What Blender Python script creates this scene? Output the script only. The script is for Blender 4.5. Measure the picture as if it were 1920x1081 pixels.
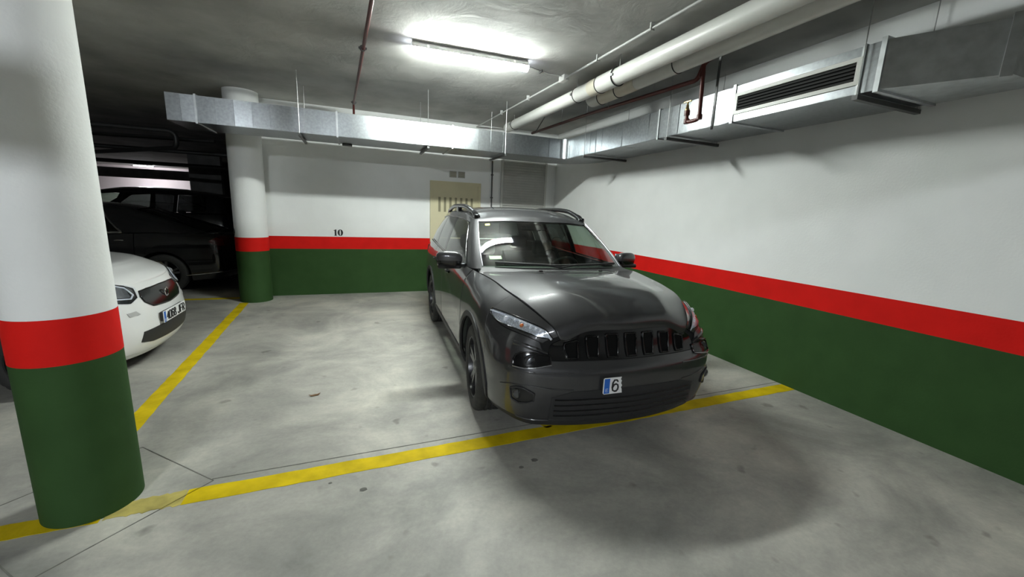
import bpy, bmesh, math, random
import numpy as np
from mathutils import Vector, Matrix

for o in list(bpy.data.objects):
    bpy.data.objects.remove(o, do_unlink=True)
scene = bpy.context.scene
COL = scene.collection
random.seed(7)
K = 1.0452            # survey units -> metres (eye height 1.55 -> 1.62)
EYE = 1.55 * K
CEIL = 3.13 * K

# ------------------------------------------------------------------ camera
YAW, PITCH, ROLL = math.radians(21.64692), math.radians(-10.86267), math.radians(2.39677)
fwd = Vector((math.sin(YAW) * math.cos(PITCH), math.cos(YAW) * math.cos(PITCH), math.sin(PITCH)))
rgt = fwd.cross(Vector((0, 0, 1))).normalized()
upv = rgt.cross(fwd)
r2 = rgt * math.cos(ROLL) + upv * math.sin(ROLL)
u2 = -rgt * math.sin(ROLL) + upv * math.cos(ROLL)
cam_data = bpy.data.cameras.new('camera')
cam_data.sensor_fit = 'HORIZONTAL'
cam_data.sensor_width = 36.0
cam_data.lens = 740.797 / 1920 * 36.0
cam_data.clip_start = 0.05
cam = bpy.data.objects.new('camera', cam_data)
COL.objects.link(cam)
m = Matrix((r2, u2, -fwd)).transposed().to_4x4()
m.translation = Vector((0, 0, EYE))
cam.matrix_world = m
scene.camera = cam

# ------------------------------------------------------------------ world, exposure
w = bpy.data.worlds.new('world')
scene.world = w
w.use_nodes = True
w.node_tree.nodes['Background'].inputs[0].default_value = (0.8, 0.85, 1.0, 1)
w.node_tree.nodes['Background'].inputs[1].default_value = 0.004
vs = scene.view_settings
vs.view_transform = 'Standard'
vs.look = 'None'
vs.gamma = 1.0
vs.use_curve_mapping = False
vs.exposure = 4.0
LAMP = 24.5           # radiance of the lamp diffusers
scene.cycles.max_bounces = 8
scene.cycles.diffuse_bounces = 5
scene.cycles.transparent_max_bounces = 12

# ------------------------------------------------------------------ materials
def mat(name, color, rough=0.6, metal=0.0, noise=None, bump=None, coat=0.0, spec=0.5, emit=None):
    """Principled material; noise=(scale, amount, detail) varies the colour, bump=(scale, strength)"""
    mt = bpy.data.materials.new(name)
    mt.use_nodes = True
    nt = mt.node_tree
    b = nt.nodes['Principled BSDF']
    b.inputs['Base Color'].default_value = (*color, 1)
    b.inputs['Roughness'].default_value = rough
    b.inputs['Metallic'].default_value = metal
    b.inputs['Specular IOR Level'].default_value = spec
    if coat:
        b.inputs['Coat Weight'].default_value = coat
        b.inputs['Coat Roughness'].default_value = 0.04
    if emit:
        b.inputs['Emission Color'].default_value = (*emit[0], 1)
        b.inputs['Emission Strength'].default_value = emit[1]
    geo = None
    if noise or bump:
        geo = nt.nodes.new('ShaderNodeNewGeometry')
    if noise:
        n = nt.nodes.new('ShaderNodeTexNoise')
        n.inputs['Scale'].default_value = noise[0]
        n.inputs['Detail'].default_value = noise[2] if len(noise) > 2 else 6
        nt.links.new(geo.outputs['Position'], n.inputs['Vector'])
        rmp = nt.nodes.new('ShaderNodeMapRange')
        rmp.inputs['From Min'].default_value = 0.3
        rmp.inputs['From Max'].default_value = 0.7
        rmp.inputs['To Min'].default_value = 1 - noise[1]
        rmp.inputs['To Max'].default_value = 1 + noise[1]
        nt.links.new(n.outputs['Fac'], rmp.inputs['Value'])
        mx = nt.nodes.new('ShaderNodeVectorMath')
        mx.operation = 'SCALE'
        mx.inputs[0].default_value = color
        nt.links.new(rmp.outputs[0], mx.inputs['Scale'])
        nt.links.new(mx.outputs[0], b.inputs['Base Color'])
    if bump:
        n2 = nt.nodes.new('ShaderNodeTexNoise')
        n2.inputs['Scale'].default_value = bump[0]
        n2.inputs['Detail'].default_value = 8
        nt.links.new(geo.outputs['Position'], n2.inputs['Vector'])
        bp = nt.nodes.new('ShaderNodeBump')
        bp.inputs['Strength'].default_value = bump[1]
        bp.inputs['Distance'].default_value = bump[2] if len(bump) > 2 else 0.01
        if len(bump) > 2:
            n2.inputs['Distortion'].default_value = 0.6
            n2.inputs['Roughness'].default_value = 0.6
        nt.links.new(n2.outputs['Fac'], bp.inputs['Height'])
        nt.links.new(bp.outputs[0], b.inputs['Normal'])
    return mt

def floor_material():
    mt = bpy.data.materials.new('polished_concrete')
    mt.use_nodes = True
    nt = mt.node_tree
    b = nt.nodes['Principled BSDF']
    geo = nt.nodes.new('ShaderNodeNewGeometry')
    def noise(scale, detail, rough, stretch=(1, 1, 1), dist=0.0):
        mp = nt.nodes.new('ShaderNodeMapping')
        mp.inputs['Scale'].default_value = stretch
        mp.inputs['Rotation'].default_value = (0, 0, 0.5)
        nt.links.new(geo.outputs['Position'], mp.inputs['Vector'])
        n = nt.nodes.new('ShaderNodeTexNoise')
        n.inputs['Scale'].default_value = scale
        n.inputs['Detail'].default_value = detail
        n.inputs['Roughness'].default_value = rough
        n.inputs['Distortion'].default_value = dist
        nt.links.new(mp.outputs[0], n.inputs['Vector'])
        return n.outputs['Fac']
    def ramp(src, stops):
        r = nt.nodes.new('ShaderNodeValToRGB')
        r.color_ramp.elements[0].position = stops[0][0]
        r.color_ramp.elements[0].color = (*stops[0][1], 1)
        r.color_ramp.elements[1].position = stops[-1][0]
        r.color_ramp.elements[1].color = (*stops[-1][1], 1)
        for p, c in stops[1:-1]:
            e = r.color_ramp.elements.new(p)
            e.color = (*c, 1)
        nt.links.new(src, r.inputs[0])
        return r.outputs[0]
    def mix(mode, fac, a, c):
        x = nt.nodes.new('ShaderNodeMix')
        x.data_type = 'RGBA'
        x.blend_type = mode
        x.inputs[0].default_value = fac
        nt.links.new(a, x.inputs[6])
        nt.links.new(c, x.inputs[7])
        return x.outputs[2]
    big = ramp(noise(1.1, 6, 0.62, dist=0.5), [(0.30, (0.215, 0.212, 0.197)), (0.5, (0.36, 0.351, 0.318)), (0.70, (0.53, 0.515, 0.452))])
    streak = ramp(noise(2.2, 8, 0.7, (0.75, 1.6, 1), 0.4), [(0.3, (0.82, 0.82, 0.83)), (0.66, (1.08, 1.08, 1.06))])
    fine = ramp(noise(38, 6, 0.7), [(0.25, (0.86, 0.86, 0.86)), (0.75, (1.1, 1.1, 1.1))])
    spot = ramp(noise(6.5, 2, 0.4), [(0.24, (0.42, 0.41, 0.40)), (0.31, (1, 1, 1))])
    c = mix('MULTIPLY', 1.0, big, streak)
    c = mix('MULTIPLY', 0.8, c, fine)
    c = mix('MULTIPLY', 0.6, c, spot)
    nt.links.new(c, b.inputs['Base Color'])
    b.inputs['Roughness'].default_value = 0.55
    b.inputs['Specular IOR Level'].default_value = 0.35
    bp = nt.nodes.new('ShaderNodeBump')
    bp.inputs['Strength'].default_value = 0.12
    bp.inputs['Distance'].default_value = 0.004
    nt.links.new(noise(14, 8, 0.7), bp.inputs['Height'])
    nt.links.new(bp.outputs[0], b.inputs['Normal'])
    return mt

def glass_material(name, tint, reflect=1.0, rough=0.0, ior=1.5):
    """thin pane: tinted see-through plus mirror reflection by angle"""
    mt = bpy.data.materials.new(name)
    mt.use_nodes = True
    nt = mt.node_tree
    nt.nodes.remove(nt.nodes['Principled BSDF'])
    out = nt.nodes['Material Output']
    tr = nt.nodes.new('ShaderNodeBsdfTransparent')
    tr.inputs[0].default_value = (*tint, 1)
    gl = nt.nodes.new('ShaderNodeBsdfGlossy')
    gl.inputs['Color'].default_value = (reflect, reflect, reflect, 1)
    gl.inputs['Roughness'].default_value = rough
    # Schlick reflectance, the same from both sides of the thin pane
    geo = nt.nodes.new('ShaderNodeNewGeometry')
    dot = nt.nodes.new('ShaderNodeVectorMath')
    dot.operation = 'DOT_PRODUCT'
    nt.links.new(geo.outputs['Normal'], dot.inputs[0])
    nt.links.new(geo.outputs['Incoming'], dot.inputs[1])
    def op(kind, a, b=None):
        n = nt.nodes.new('ShaderNodeMath')
        n.operation = kind
        for i, x in enumerate((a, b)):
            if x is None: continue
            if isinstance(x, (int, float)): n.inputs[i].default_value = x
            else: nt.links.new(x, n.inputs[i])
        return n.outputs[0]
    r0 = ((ior - 1) / (ior + 1)) ** 2 * 1.8
    inv = op('SUBTRACT', 1.0, op('ABSOLUTE', dot.outputs['Value']))
    fres = op('ADD', op('MULTIPLY', op('POWER', inv, 5.0), 1 - r0), r0)
    mx = nt.nodes.new('ShaderNodeMixShader')
    nt.links.new(fres, mx.inputs[0])
    nt.links.new(tr.outputs[0], mx.inputs[1])
    nt.links.new(gl.outputs[0], mx.inputs[2])
    nt.links.new(mx.outputs[0], out.inputs['Surface'])
    return mt

M = {}
M['floor'] = floor_material()
M['ceiling'] = mat('rough_plaster_ceiling', (0.43, 0.43, 0.412), 0.9, noise=(1.6, 0.25, 8), bump=(3.6, 0.55, 0.018))
M['wall'] = mat('white_wall_paint', (0.80, 0.81, 0.80), 0.75, noise=(2.5, 0.03), bump=(60, 0.12))
M['red'] = mat('red_wall_paint', (0.64, 0.010, 0.007), 0.75, noise=(6, 0.06), bump=(60, 0.1), spec=0.15)
M['green'] = mat('green_wall_paint', (0.030, 0.072, 0.021), 0.75, noise=(5, 0.08), bump=(60, 0.1), spec=0.15)
M['farwall'] = mat('far_white_wall', (0.82, 0.74, 0.72), 0.8, noise=(1, 0.03))
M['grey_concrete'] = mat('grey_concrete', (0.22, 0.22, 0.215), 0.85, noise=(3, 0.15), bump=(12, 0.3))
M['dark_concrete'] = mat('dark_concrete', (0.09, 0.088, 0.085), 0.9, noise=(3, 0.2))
M['yellow'] = mat('yellow_road_paint', (0.58, 0.43, 0.005), 0.7, noise=(7, 0.2, 8), bump=(40, 0.2), spec=0.15)
M['yellow_worn'] = mat('worn_yellow_road_paint', (0.44, 0.37, 0.10), 0.65, noise=(9, 0.3, 8))
M['joint'] = mat('joint_dirt', (0.15, 0.145, 0.13), 0.9, noise=(9, 0.35))
M['galv'] = mat('galvanised_sheet', (0.36, 0.38, 0.394), 0.31, 1.0, noise=(34, 0.12, 3), bump=(5, 0.05))
M['galv_rough'] = mat('galvanised_flange', (0.50, 0.52, 0.53), 0.45, 1.0, noise=(14, 0.12, 3))
M['steel_dark'] = mat('dark_steel', (0.10, 0.10, 0.10), 0.5, 0.7)
M['rod'] = mat('threaded_rod', (0.45, 0.45, 0.45), 0.4, 0.9)
M['pvc'] = mat('grey_pvc', (0.62, 0.62, 0.585), 0.35, noise=(5, 0.04))
M['pvc_old'] = mat('cream_pvc', (0.60, 0.56, 0.46), 0.4, noise=(5, 0.06))
M['rubber'] = mat('black_rubber', (0.018, 0.018, 0.018), 0.7)
M['redpipe'] = mat('red_fire_pipe', (0.085, 0.014, 0.011), 0.4, noise=(8, 0.15))
M['brass'] = mat('brass', (0.45, 0.33, 0.14), 0.35, 0.9)
M['white_plastic'] = mat('white_plastic', (0.72, 0.72, 0.70), 0.4)
M['grey_plastic'] = mat('grey_plastic', (0.42, 0.42, 0.41), 0.45)
M['lamp'] = mat('lit_diffuser', (0.9, 0.9, 0.9), 0.3, emit=((0.93, 1.0, 0.95), LAMP))
M['lamp_twin'] = mat('lit_twin_diffuser', (0.9, 0.9, 0.9), 0.3, emit=((0.90, 0.96, 1.0), LAMP * 1.65))
M['lamp_far'] = mat('lit_far_diffuser', (0.9, 0.9, 0.9), 0.3, emit=((0.92, 0.92, 1.0), LAMP * 0.7))
M['lampend'] = mat('clear_lamp_cap', (0.75, 0.80, 0.95), 0.2, emit=((0.85, 0.9, 1.0), LAMP * 0.05))
M['grille_white'] = mat('painted_grille', (0.70, 0.70, 0.66), 0.4)
M['cavity_shade'] = mat('painted_cavity_shade', (0.006, 0.006, 0.006), 0.95, spec=0.1)  # flat near-black that stands for the shade inside openings
M['door'] = mat('cream_door_paint', (0.60, 0.55, 0.36), 0.5, noise=(3, 0.04))
M['slot'] = mat('door_slot_shade', (0.24, 0.22, 0.14), 0.7)  # door paint darkened to stand for shade inside the slots
M['louver'] = mat('grey_louver', (0.50, 0.50, 0.47), 0.55, noise=(5, 0.06))
M['black_print'] = mat('black_print', (0.012, 0.012, 0.012), 0.6)
M['leaf'] = mat('dry_leaf', (0.13, 0.07, 0.03), 0.8)
# vehicles
M['paint'] = mat('granite_metallic_paint', (0.053, 0.053, 0.056), 0.42, 0.6, noise=(900, 0.25, 2), coat=1.0)
M['gloss_black'] = mat('gloss_black_trim', (0.006, 0.006, 0.0065), 0.16)
M['black_paint'] = mat('black_car_paint', (0.006, 0.006, 0.007), 0.2, coat=1.0)
M['white_paint'] = mat('white_car_paint', (0.78, 0.78, 0.77), 0.3, coat=0.8)
M['plastic'] = mat('black_textured_plastic', (0.022, 0.022, 0.023), 0.55, bump=(200, 0.1))
M['under'] = mat('underbody_black', (0.008, 0.008, 0.008), 0.9)
M['tire'] = mat('tyre_rubber', (0.022, 0.022, 0.021), 0.75, noise=(30, 0.2))
M['rim'] = mat('dark_alloy', (0.045, 0.045, 0.047), 0.3, 0.8)
M['rim_face'] = mat('satin_alloy', (0.20, 0.20, 0.205), 0.3, 0.9)
M['chrome'] = mat('chrome', (0.70, 0.70, 0.71), 0.12, 1.0)
M['satin'] = mat('satin_silver', (0.42, 0.42, 0.44), 0.3, 0.9)
M['mirror'] = mat('mirror_glass', (0.55, 0.57, 0.6), 0.03, 1.0)
M['glass'] = glass_material('windscreen_glass', (0.60, 0.70, 0.62), 1.0)
M['glass_dark'] = glass_material('privacy_glass', (0.10, 0.11, 0.11), 1.0)
M['glass_side'] = glass_material('side_glass', (0.62, 0.70, 0.64), 1.0)
M['lens'] = glass_material('headlight_lens', (0.86, 0.88, 0.92), 1.0)
M['reflector'] = mat('lamp_reflector', (0.78, 0.80, 0.83), 0.3, 0.5, noise=(120, 0.35, 2))
M['led'] = mat('led_guide', (0.80, 0.82, 0.86), 0.25)
M['amber'] = mat('amber_bulb', (0.55, 0.16, 0.03), 0.3)
M['redlens'] = mat('red_tail_lens', (0.07, 0.004, 0.005), 0.2, coat=0.6)
M['plate_white'] = mat('plate_white', (0.80, 0.80, 0.80), 0.4)
M['plate_blue'] = mat('plate_blue', (0.02, 0.13, 0.52), 0.4)
M['seat'] = mat('dark_seat_cloth', (0.035, 0.035, 0.036), 0.85)
M['dash'] = mat('dashboard', (0.03, 0.03, 0.032), 0.7)
M['sticker_yellow'] = mat('sticker_yellow', (0.75, 0.72, 0.03), 0.5)
M['sticker_green'] = mat('sticker_green', (0.25, 0.60, 0.18), 0.5)
M['headliner'] = mat('headliner', (0.32, 0.32, 0.31), 0.9)

# ------------------------------------------------------------------ helpers
def tag(o, label=None, category=None, group=None, kind=None):
    if label: o['label'] = label
    if category: o['category'] = category
    if group: o['group'] = group
    if kind: o['kind'] = kind
    return o

def empty(name, loc=(0, 0, 0), rz=0.0):
    o = bpy.data.objects.new(name, None)
    o.empty_display_size = 0.1
    COL.objects.link(o)
    o.location = loc
    o.rotation_euler = (0, 0, rz)
    return o

def mesh(name, verts, faces, material, parent=None, smooth=None, mats=None, fmat=None):
    me = bpy.data.meshes.new(name)
    me.from_pydata([tuple(float(c) for c in v) for v in verts], [], faces)
    for mm in (mats or [material]):
        me.materials.append(mm)
    if fmat:
        for p, i in zip(me.polygons, fmat): p.material_index = i
    if smooth is not None:
        me.polygons.foreach_set('use_smooth', [True] * len(me.polygons))
        me.set_sharp_from_angle(angle=math.radians(smooth))
    me.validate()
    me.update()
    o = bpy.data.objects.new(name, me)
    COL.objects.link(o)
    if parent: o.parent = parent
    return o

class MB:
    """collects shapes into one mesh"""
    def __init__(s): s.v = []; s.f = []
    def add(s, v, f):
        n = len(s.v); s.v += [tuple(x) for x in v]; s.f += [tuple(i + n for i in q) for q in f]; return s
    def box(s, x0, x1, y0, y1, z0, z1):
        v = [(x, y, z) for x in (x0, x1) for y in (y0, y1) for z in (z0, z1)]
        return s.add(v, [(0, 1, 3, 2), (4, 6, 7, 5), (0, 4, 5, 1), (2, 3, 7, 6), (0, 2, 6, 4), (1, 5, 7, 3)])
    def bevbox(s, x0, x1, y0, y1, z0, z1, b):
        bm = bmesh.new()
        bmesh.ops.create_cube(bm, size=1)
        for q in bm.verts:
            q.co = Vector((x0 + (q.co.x + .5) * (x1 - x0), y0 + (q.co.y + .5) * (y1 - y0), z0 + (q.co.z + .5) * (z1 - z0)))
        bmesh.ops.bevel(bm, geom=list(bm.edges), offset=b, segments=3, affect='EDGES', profile=0.5)
        bm.verts.index_update()
        s.add([q.co[:] for q in bm.verts], [tuple(x.index for x in f.verts) for f in bm.faces])
        bm.free(); return s
    def tube(s, pts, r, n=10, cap=True, closed=False):
        P = [Vector(p) for p in pts]
        rs = r if isinstance(r, (list, tuple)) else [r] * len(P)
        rings = []; prev = None
        for i, p in enumerate(P):
            if closed: d = (P[(i + 1) % len(P)] - P[i - 1])
            else: d = (P[min(i + 1, len(P) - 1)] - P[max(i - 1, 0)])
            d.normalize()
            if prev is None:
                a = d.orthogonal().normalized()
            else:
                a = (prev - d * prev.dot(d)).normalized()
            prev = a; b2 = d.cross(a)
            rings.append([p + (a * math.cos(k * 2 * math.pi / n) + b2 * math.sin(k * 2 * math.pi / n)) * rs[i] for k in range(n)])
        v = [q for R in rings for q in R]; f = []
        m_ = len(rings)
        for i in range(m_ if closed else m_ - 1):
            j = (i + 1) % m_
            for k in range(n):
                f.append((i * n + k, i * n + (k + 1) % n, j * n + (k + 1) % n, j * n + k))
        if cap and not closed:
            f.append(tuple(range(n))[::-1]); f.append(tuple((m_ - 1) * n + k for k in range(n)))
        return s.add(v, f)
    def cyl(s, a, b, r, n=20, cap=True):
        return s.tube([a, b], r, n, cap)
    def lathe(s, prof, n=32, axis='z', origin=(0, 0, 0)):
        v = []; f = []
        for (r, h) in prof:
            for k in range(n):
                c, sn = math.cos(2 * math.pi * k / n) * r, math.sin(2 * math.pi * k / n) * r
                q = {'z': (c, sn, h), 'x': (h, c, sn), 'y': (c, h, sn)}[axis]
                v.append((q[0] + origin[0], q[1] + origin[1], q[2] + origin[2]))
        for i in range(len(prof) - 1):
            for k in range(n):
                f.append((i * n + k, i * n + (k + 1) % n, (i + 1) * n + (k + 1) % n, (i + 1) * n + k))
        return s.add(v, f)
    def prism(s, outline, fn0, fn1):
        """outline 2D -> two 3D copies joined"""
        n = len(outline)
        v = [fn0(*p) for p in outline] + [fn1(*p) for p in outline]
        f = [tuple(range(n))[::-1], tuple(range(n, 2 * n))] + [(i, (i + 1) % n, n + (i + 1) % n, n + i) for i in range(n)]
        return s.add(v, f)
    def build(s, name, material, parent=None, smooth=None):
        return mesh(name, s.v, s.f, material, parent, smooth)

def box(name, x0, x1, y0, y1, z0, z1, material, parent=None):
    return MB().box(x0, x1, y0, y1, z0, z1).build(name, material, parent)

def bez(p0, p1, p2, p3, n):
    return [tuple(((1 - t) ** 3 * a + 3 * (1 - t) ** 2 * t * b + 3 * (1 - t) * t * t * c + t ** 3 * d) for a, b, c, d in zip(p0, p1, p2, p3)) for t in [i / n for i in range(n + 1)]]

def fillet(pts, r, n=6):
    """round the inner corners of a 3D polyline"""
    P = [Vector(p) for p in pts]; out = [P[0]]
    for i in range(1, len(P) - 1):
        a = (P[i - 1] - P[i]); b = (P[i + 1] - P[i])
        q = min(r, a.length * .49, b.length * .49)
        A = P[i] + a.normalized() * q; B = P[i] + b.normalized() * q
        for k in range(n + 1):
            t = k / n
            out.append((1 - t) ** 2 * A + 2 * t * (1 - t) * P[i] + t * t * B)
    out.append(P[-1])
    return out

# ------------------------------------------------------------------ the setting
XR, YB = 3.8597 * K, 7.5473 * K
Z_GREEN, Z_RED = 0.8007 * K, 1.0117 * K
XL, YF, YFAR = -16.0, -12.0, 28.4

def struct(o):
    o['kind'] = 'structure'
    return o

floor = struct(box('floor', XL, XR, YF, YFAR, -0.15, 0.0, M['floor']))
ceiling = struct(box('ceiling', XL, XR, YF, YFAR, CEIL, CEIL + 0.2, M['ceiling']))

def banded_wall(name, x0, x1, y0, y1):
    zs = [0.0, Z_GREEN, Z_RED, CEIL]
    b = MB(); fm = []
    for i in range(3):
        b.box(x0, x1, y0, y1, zs[i], zs[i + 1]); fm += [i] * 6
    return struct(mesh(name, b.v, b.f, None, mats=[M['green'], M['red'], M['wall']], fmat=fm))

wall_right = banded_wall('wall_right', XR, XR + 0.2, YF - 0.2, YB + 0.25)
wall_back = banded_wall('wall_back', -1.62, XR, YB, YB + 0.25)
wall_front = struct(box('wall_front', XL, XR, YF - 0.2, YF, 0, CEIL, M['grey_concrete']))
struct(box('wall_far', XL, -2.0, YFAR, YFAR + 0.2, 0, CEIL, M['farwall']))
struct(box('wall_left', XL - 0.2, XL, YF, YFAR, 0, CEIL, M['grey_concrete']))
# grey wall and beams deep in the garage behind the dark cars
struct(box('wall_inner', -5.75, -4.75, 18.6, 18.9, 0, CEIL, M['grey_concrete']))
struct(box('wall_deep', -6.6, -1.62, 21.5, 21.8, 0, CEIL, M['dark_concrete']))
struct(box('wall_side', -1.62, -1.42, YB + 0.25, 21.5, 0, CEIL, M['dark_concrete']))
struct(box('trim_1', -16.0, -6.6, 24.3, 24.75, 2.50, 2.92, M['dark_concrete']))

# painted lines and saw-cut joints on the floor
def floor_strip(name, pts, w, material, h=0.002):
    b = MB()
    for (ax, ay), (bx, by) in zip(pts[:-1], pts[1:]):
        d = Vector((bx - ax, by - ay)).normalized(); n = Vector((-d.y, d.x)) * w / 2
        q = [(ax + n.x, ay + n.y), (bx + n.x, by + n.y), (bx - n.x, by - n.y), (ax - n.x, ay - n.y)]
        b.prism(q[::-1], lambda x, y: (x, y, -0.001), lambda x, y: (x, y, h))
    return b.build(name, material, floor)

def painted_line(name, a, bnd, w, material, ragged=0.004, seg=60):
    """paint strip with slightly ragged edges"""
    a = Vector(a); e = Vector(bnd); d = (e - a); n = Vector((-d.y, d.x)).normalized()
    L = []; R = []
    for i in range(seg + 1):
        c = a + d * i / seg
        L.append(c + n * (w / 2 + random.uniform(-ragged, ragged)))
        R.append(c - n * (w / 2 + random.uniform(-ragged, ragged)))
    v = [(q.x, q.y, 0.002) for q in L] + [(q.x, q.y, 0.002) for q in R]
    v += [(q.x, q.y, -0.001) for q in L] + [(q.x, q.y, -0.001) for q in R]
    s = seg + 1; f = []
    for i in range(seg):
        f += [(s + i, s + i + 1, i + 1, i), (i, i + 1, 2 * s + i + 1, 2 * s + i), (3 * s + i, 3 * s + i + 1, s + i + 1, s + i)]
    return mesh(name, v, f, material, floor)

painted_line('yellow_line', (-0.93, 2.430), (4.03, 2.458), 0.132, M['yellow'])
painted_line('yellow_line', (-1.25, 2.42), (-0.932, 2.432), 0.125, M['yellow_worn'], 0.008, 20)
painted_line('yellow_line', (-3.2, 2.395), (-1.26, 2.41), 0.12, M['yellow'])
painted_line('yellow_line', (-1.515, 2.62), (-1.735, 7.40), 0.125, M['yellow'])
painted_line('yellow_line', (-5.5, 7.83), (-1.85, 7.80), 0.11, M['yellow'])
painted_line('yellow_line', (1.30, 2.52), (1.42, 2.57), 0.10, M['yellow'], 0.01, 8)
floor_strip('floor_joint', [(-0.84, 2.562), (4.03, 2.578)], 0.006, M['joint'])
pc = (-1.36, 2.545)
dm = [(pc[0] + 0.53, pc[1]), (pc[0], pc[1] + 0.52), (pc[0] - 0.53, pc[1]), (pc[0], pc[1] - 0.52), (pc[0] + 0.53, pc[1])]
floor_strip('floor_joint', dm, 0.005, M['joint'])
floor_strip('floor_joint', [(-1.36, 2.02), (-1.36, -6)], 0.006, M['joint'])
for (x, y, r) in [(-0.191, 2.313, 0.010), (1.064, 2.144, 0.022), (-0.009, 2.195, 0.020), (0.95, 2.10, 0.016)]:
    b = MB(); n = 12
    b.prism([(x + r * (1 + .25 * math.sin(3 * k)) * math.cos(2 * math.pi * k / n), y + r * .8 * math.sin(2 * math.pi * k / n)) for k in range(n)],
            lambda a, c: (a, c, -0.001), lambda a, c: (a, c, 0.0015))
    b.build('oil_spot', M['joint'], floor)

# painted bay numbers
def num_pts(digit):
    """serif digits, outline polygons in a box 0..0.62 wide, 0..1 high (fat and thin strokes)"""
    if digit == '1':
        return [[(0.10, 0), (0.56, 0), (0.56, .035), (0.46, .05), (0.46, 1.0), (0.38, 1.0), (0.06, .86), (0.06, .80), (0.20, .84), (0.20, .05), (0.10, .035)]]
    return []
def ring_faces(outer, inner, fn, th):
    n = len(outer)
    v = [fn(*p, 0) for p in outer] + [fn(*p, 0) for p in inner] + [fn(*p, th) for p in outer] + [fn(*p, th) for p in inner]
    f = []
    for i in range(n):
        j = (i + 1) % n
        f += [(2 * n + i, 2 * n + j, 3 * n + j, 3 * n + i), (i, j, 2 * n + j, 2 * n + i), (3 * n + i, 3 * n + j, n + j, n + i)]
    return v, f
def ell(cx, cy, rx, ry, n=28, p=2.0):
    return [(cx + rx * abs(math.cos(a)) ** (2 / p) * math.copysign(1, math.cos(a)), cy + ry * abs(math.sin(a)) ** (2 / p) * math.copysign(1, math.sin(a))) for a in [2 * math.pi * k / n for k in range(n)]]
x0, z0, hh = -0.392, 1.075, 0.115
wf = lambda u, v, d: (x0 + u * hh, YB - d, z0 + v * hh)
b = MB()
b.prism(num_pts('1')[0], lambda u, v: wf(u, v, -0.001), lambda u, v: wf(u, v, 0.003))
b.build('bay_number', M['black_print'], wall_back)
v, f = ring_faces(ell(1.02, .5, .40, .51), ell(1.02, .5, .10, .45), wf, 0.003)
mesh('bay_number', v, f, M['black_print'], wall_back)

# round pillars
def pillar(name, cx, cy, r, label):
    root = empty(name, (cx, cy, 0))
    n = 64
    zs = [0.0, Z_GREEN, Z_RED, CEIL]
    for i, (nm, mt) in enumerate((('green_base', M['green']), ('red_band', M['red']), ('white_shaft', M['wall']))):
        b = MB()
        rr = r + (0.0008 if i == 1 else 0)
        b.lathe([(rr, zs[i]), (rr, zs[i + 1])], n)
        b.build(nm, mt, root, 40)
    tag(root, label, 'pillar')
    return root
p1 = pillar('round_pillar', -1.3588, 2.545, 0.1965, 'near white round pillar with red and green bands at left edge')
p2 = pillar('round_pillar', -1.598, 7.605, 0.2345, 'far white round pillar at left end of the back wall')
# number nine painted round the far pillar, seen edge-on
def on_pillar(u, v, d):
    a = math.radians(192) + u * 0.11 / 0.2345
    return ((0.2345 + d) * math.cos(a), (0.2345 + d) * math.sin(a), 1.075 + v * 0.115)
v, f = ring_faces(ell(.38, .68, .34, .32), ell(.38, .68, .14, .27), on_pillar, 0.003)
mesh('bay_number', v, f, M['black_print'], p2)
b = MB()
tail = [(.72, .68), (.72, .4), (.6, .12), (.36, 0), (.1, .08), (.12, .16), (.36, .08), (.5, .2), (.56, .42), (.56, .6)]
b.prism(tail, lambda u, v: on_pillar(u, v, -0.001), lambda u, v: on_pillar(u, v, 0.003))
b.build('bay_number', M['black_print'], p2)

# door in the back wall
door = struct(box('door_1', 1.333 * K, 2.201 * K, YB - 0.035, YB - 0.001, 0, 2.02 * K, M['door']))
dx0, dx1 = 1.333 * K, 2.201 * K
fr = MB()
for (a, c, d, e) in [(dx0 - .05, dx0, 0, 2.02 * K + .05), (dx1, dx1 + .05, 0, 2.02 * K + .05), (dx0, dx1, 2.02 * K, 2.02 * K + .05)]:
    fr.box(a, c, YB - .05, YB - .001, d, e)
fr.build('door_frame', M['door'], door)
for i in range(7):
    xc = dx0 + .13 + i * (dx1 - dx0 - .26) / 6
    box('vent_slot', xc - .022, xc + .022, YB - .040, YB - .034, 1.58, 1.86, M['slot'], door)  # raised strip, its darker colour stands for the shaded slit
MB().cyl((dx0 + .07, YB - .03, 1.0), (dx0 + .07, YB - .10, 1.0), .012).tube([(dx0 + .07, YB - .10, 1.0), (dx0 + .19, YB - .10, 1.0)], .011).build('door_handle', M['steel_dark'], door, 40)

# tall louvred vent beside the corner
lv = empty('louvre_vent', (0, YB, 0))
lx0, lx1, lz0, lz1 = 2.70 * K, 3.60 * K, 0.95, 2.56 * K
b = MB()
for (a, c, d, e) in [(lx0 - .04, lx0, lz0, lz1), (lx1, lx1 + .04, lz0, lz1), (lx0 - .04, lx1 + .04, lz1, lz1 + .04), (lx0 - .04, lx1 + .04, lz0 - .04, lz0)]:
    b.box(a, c, -.045, -.001, d, e)
b.build('frame', M['louver'], lv)
box('backing', lx0, lx1, -.006, -.001, lz0, lz1, M['cavity_shade'], lv)
slat = MB()
slat.prism([(-.040, -.026), (-.036, -.029), (-.008, .026), (-.012, .029)], lambda y, z: (lx0, y, z), lambda y, z: (lx1, y, z))
nsl = 34
for i in range(nsl):
    z = lz0 + (i + .5) * (lz1 - lz0) / nsl
    if i == 0:
        s0 = slat.build('slat', M['louver'], lv); s0.location.z = z
    else:
        c = s0.copy(); COL.objects.link(c); c.parent = lv; c.location.z = z
tag(lv, 'tall grey louvred vent in the back wall beside the corner', 'vent')

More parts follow.
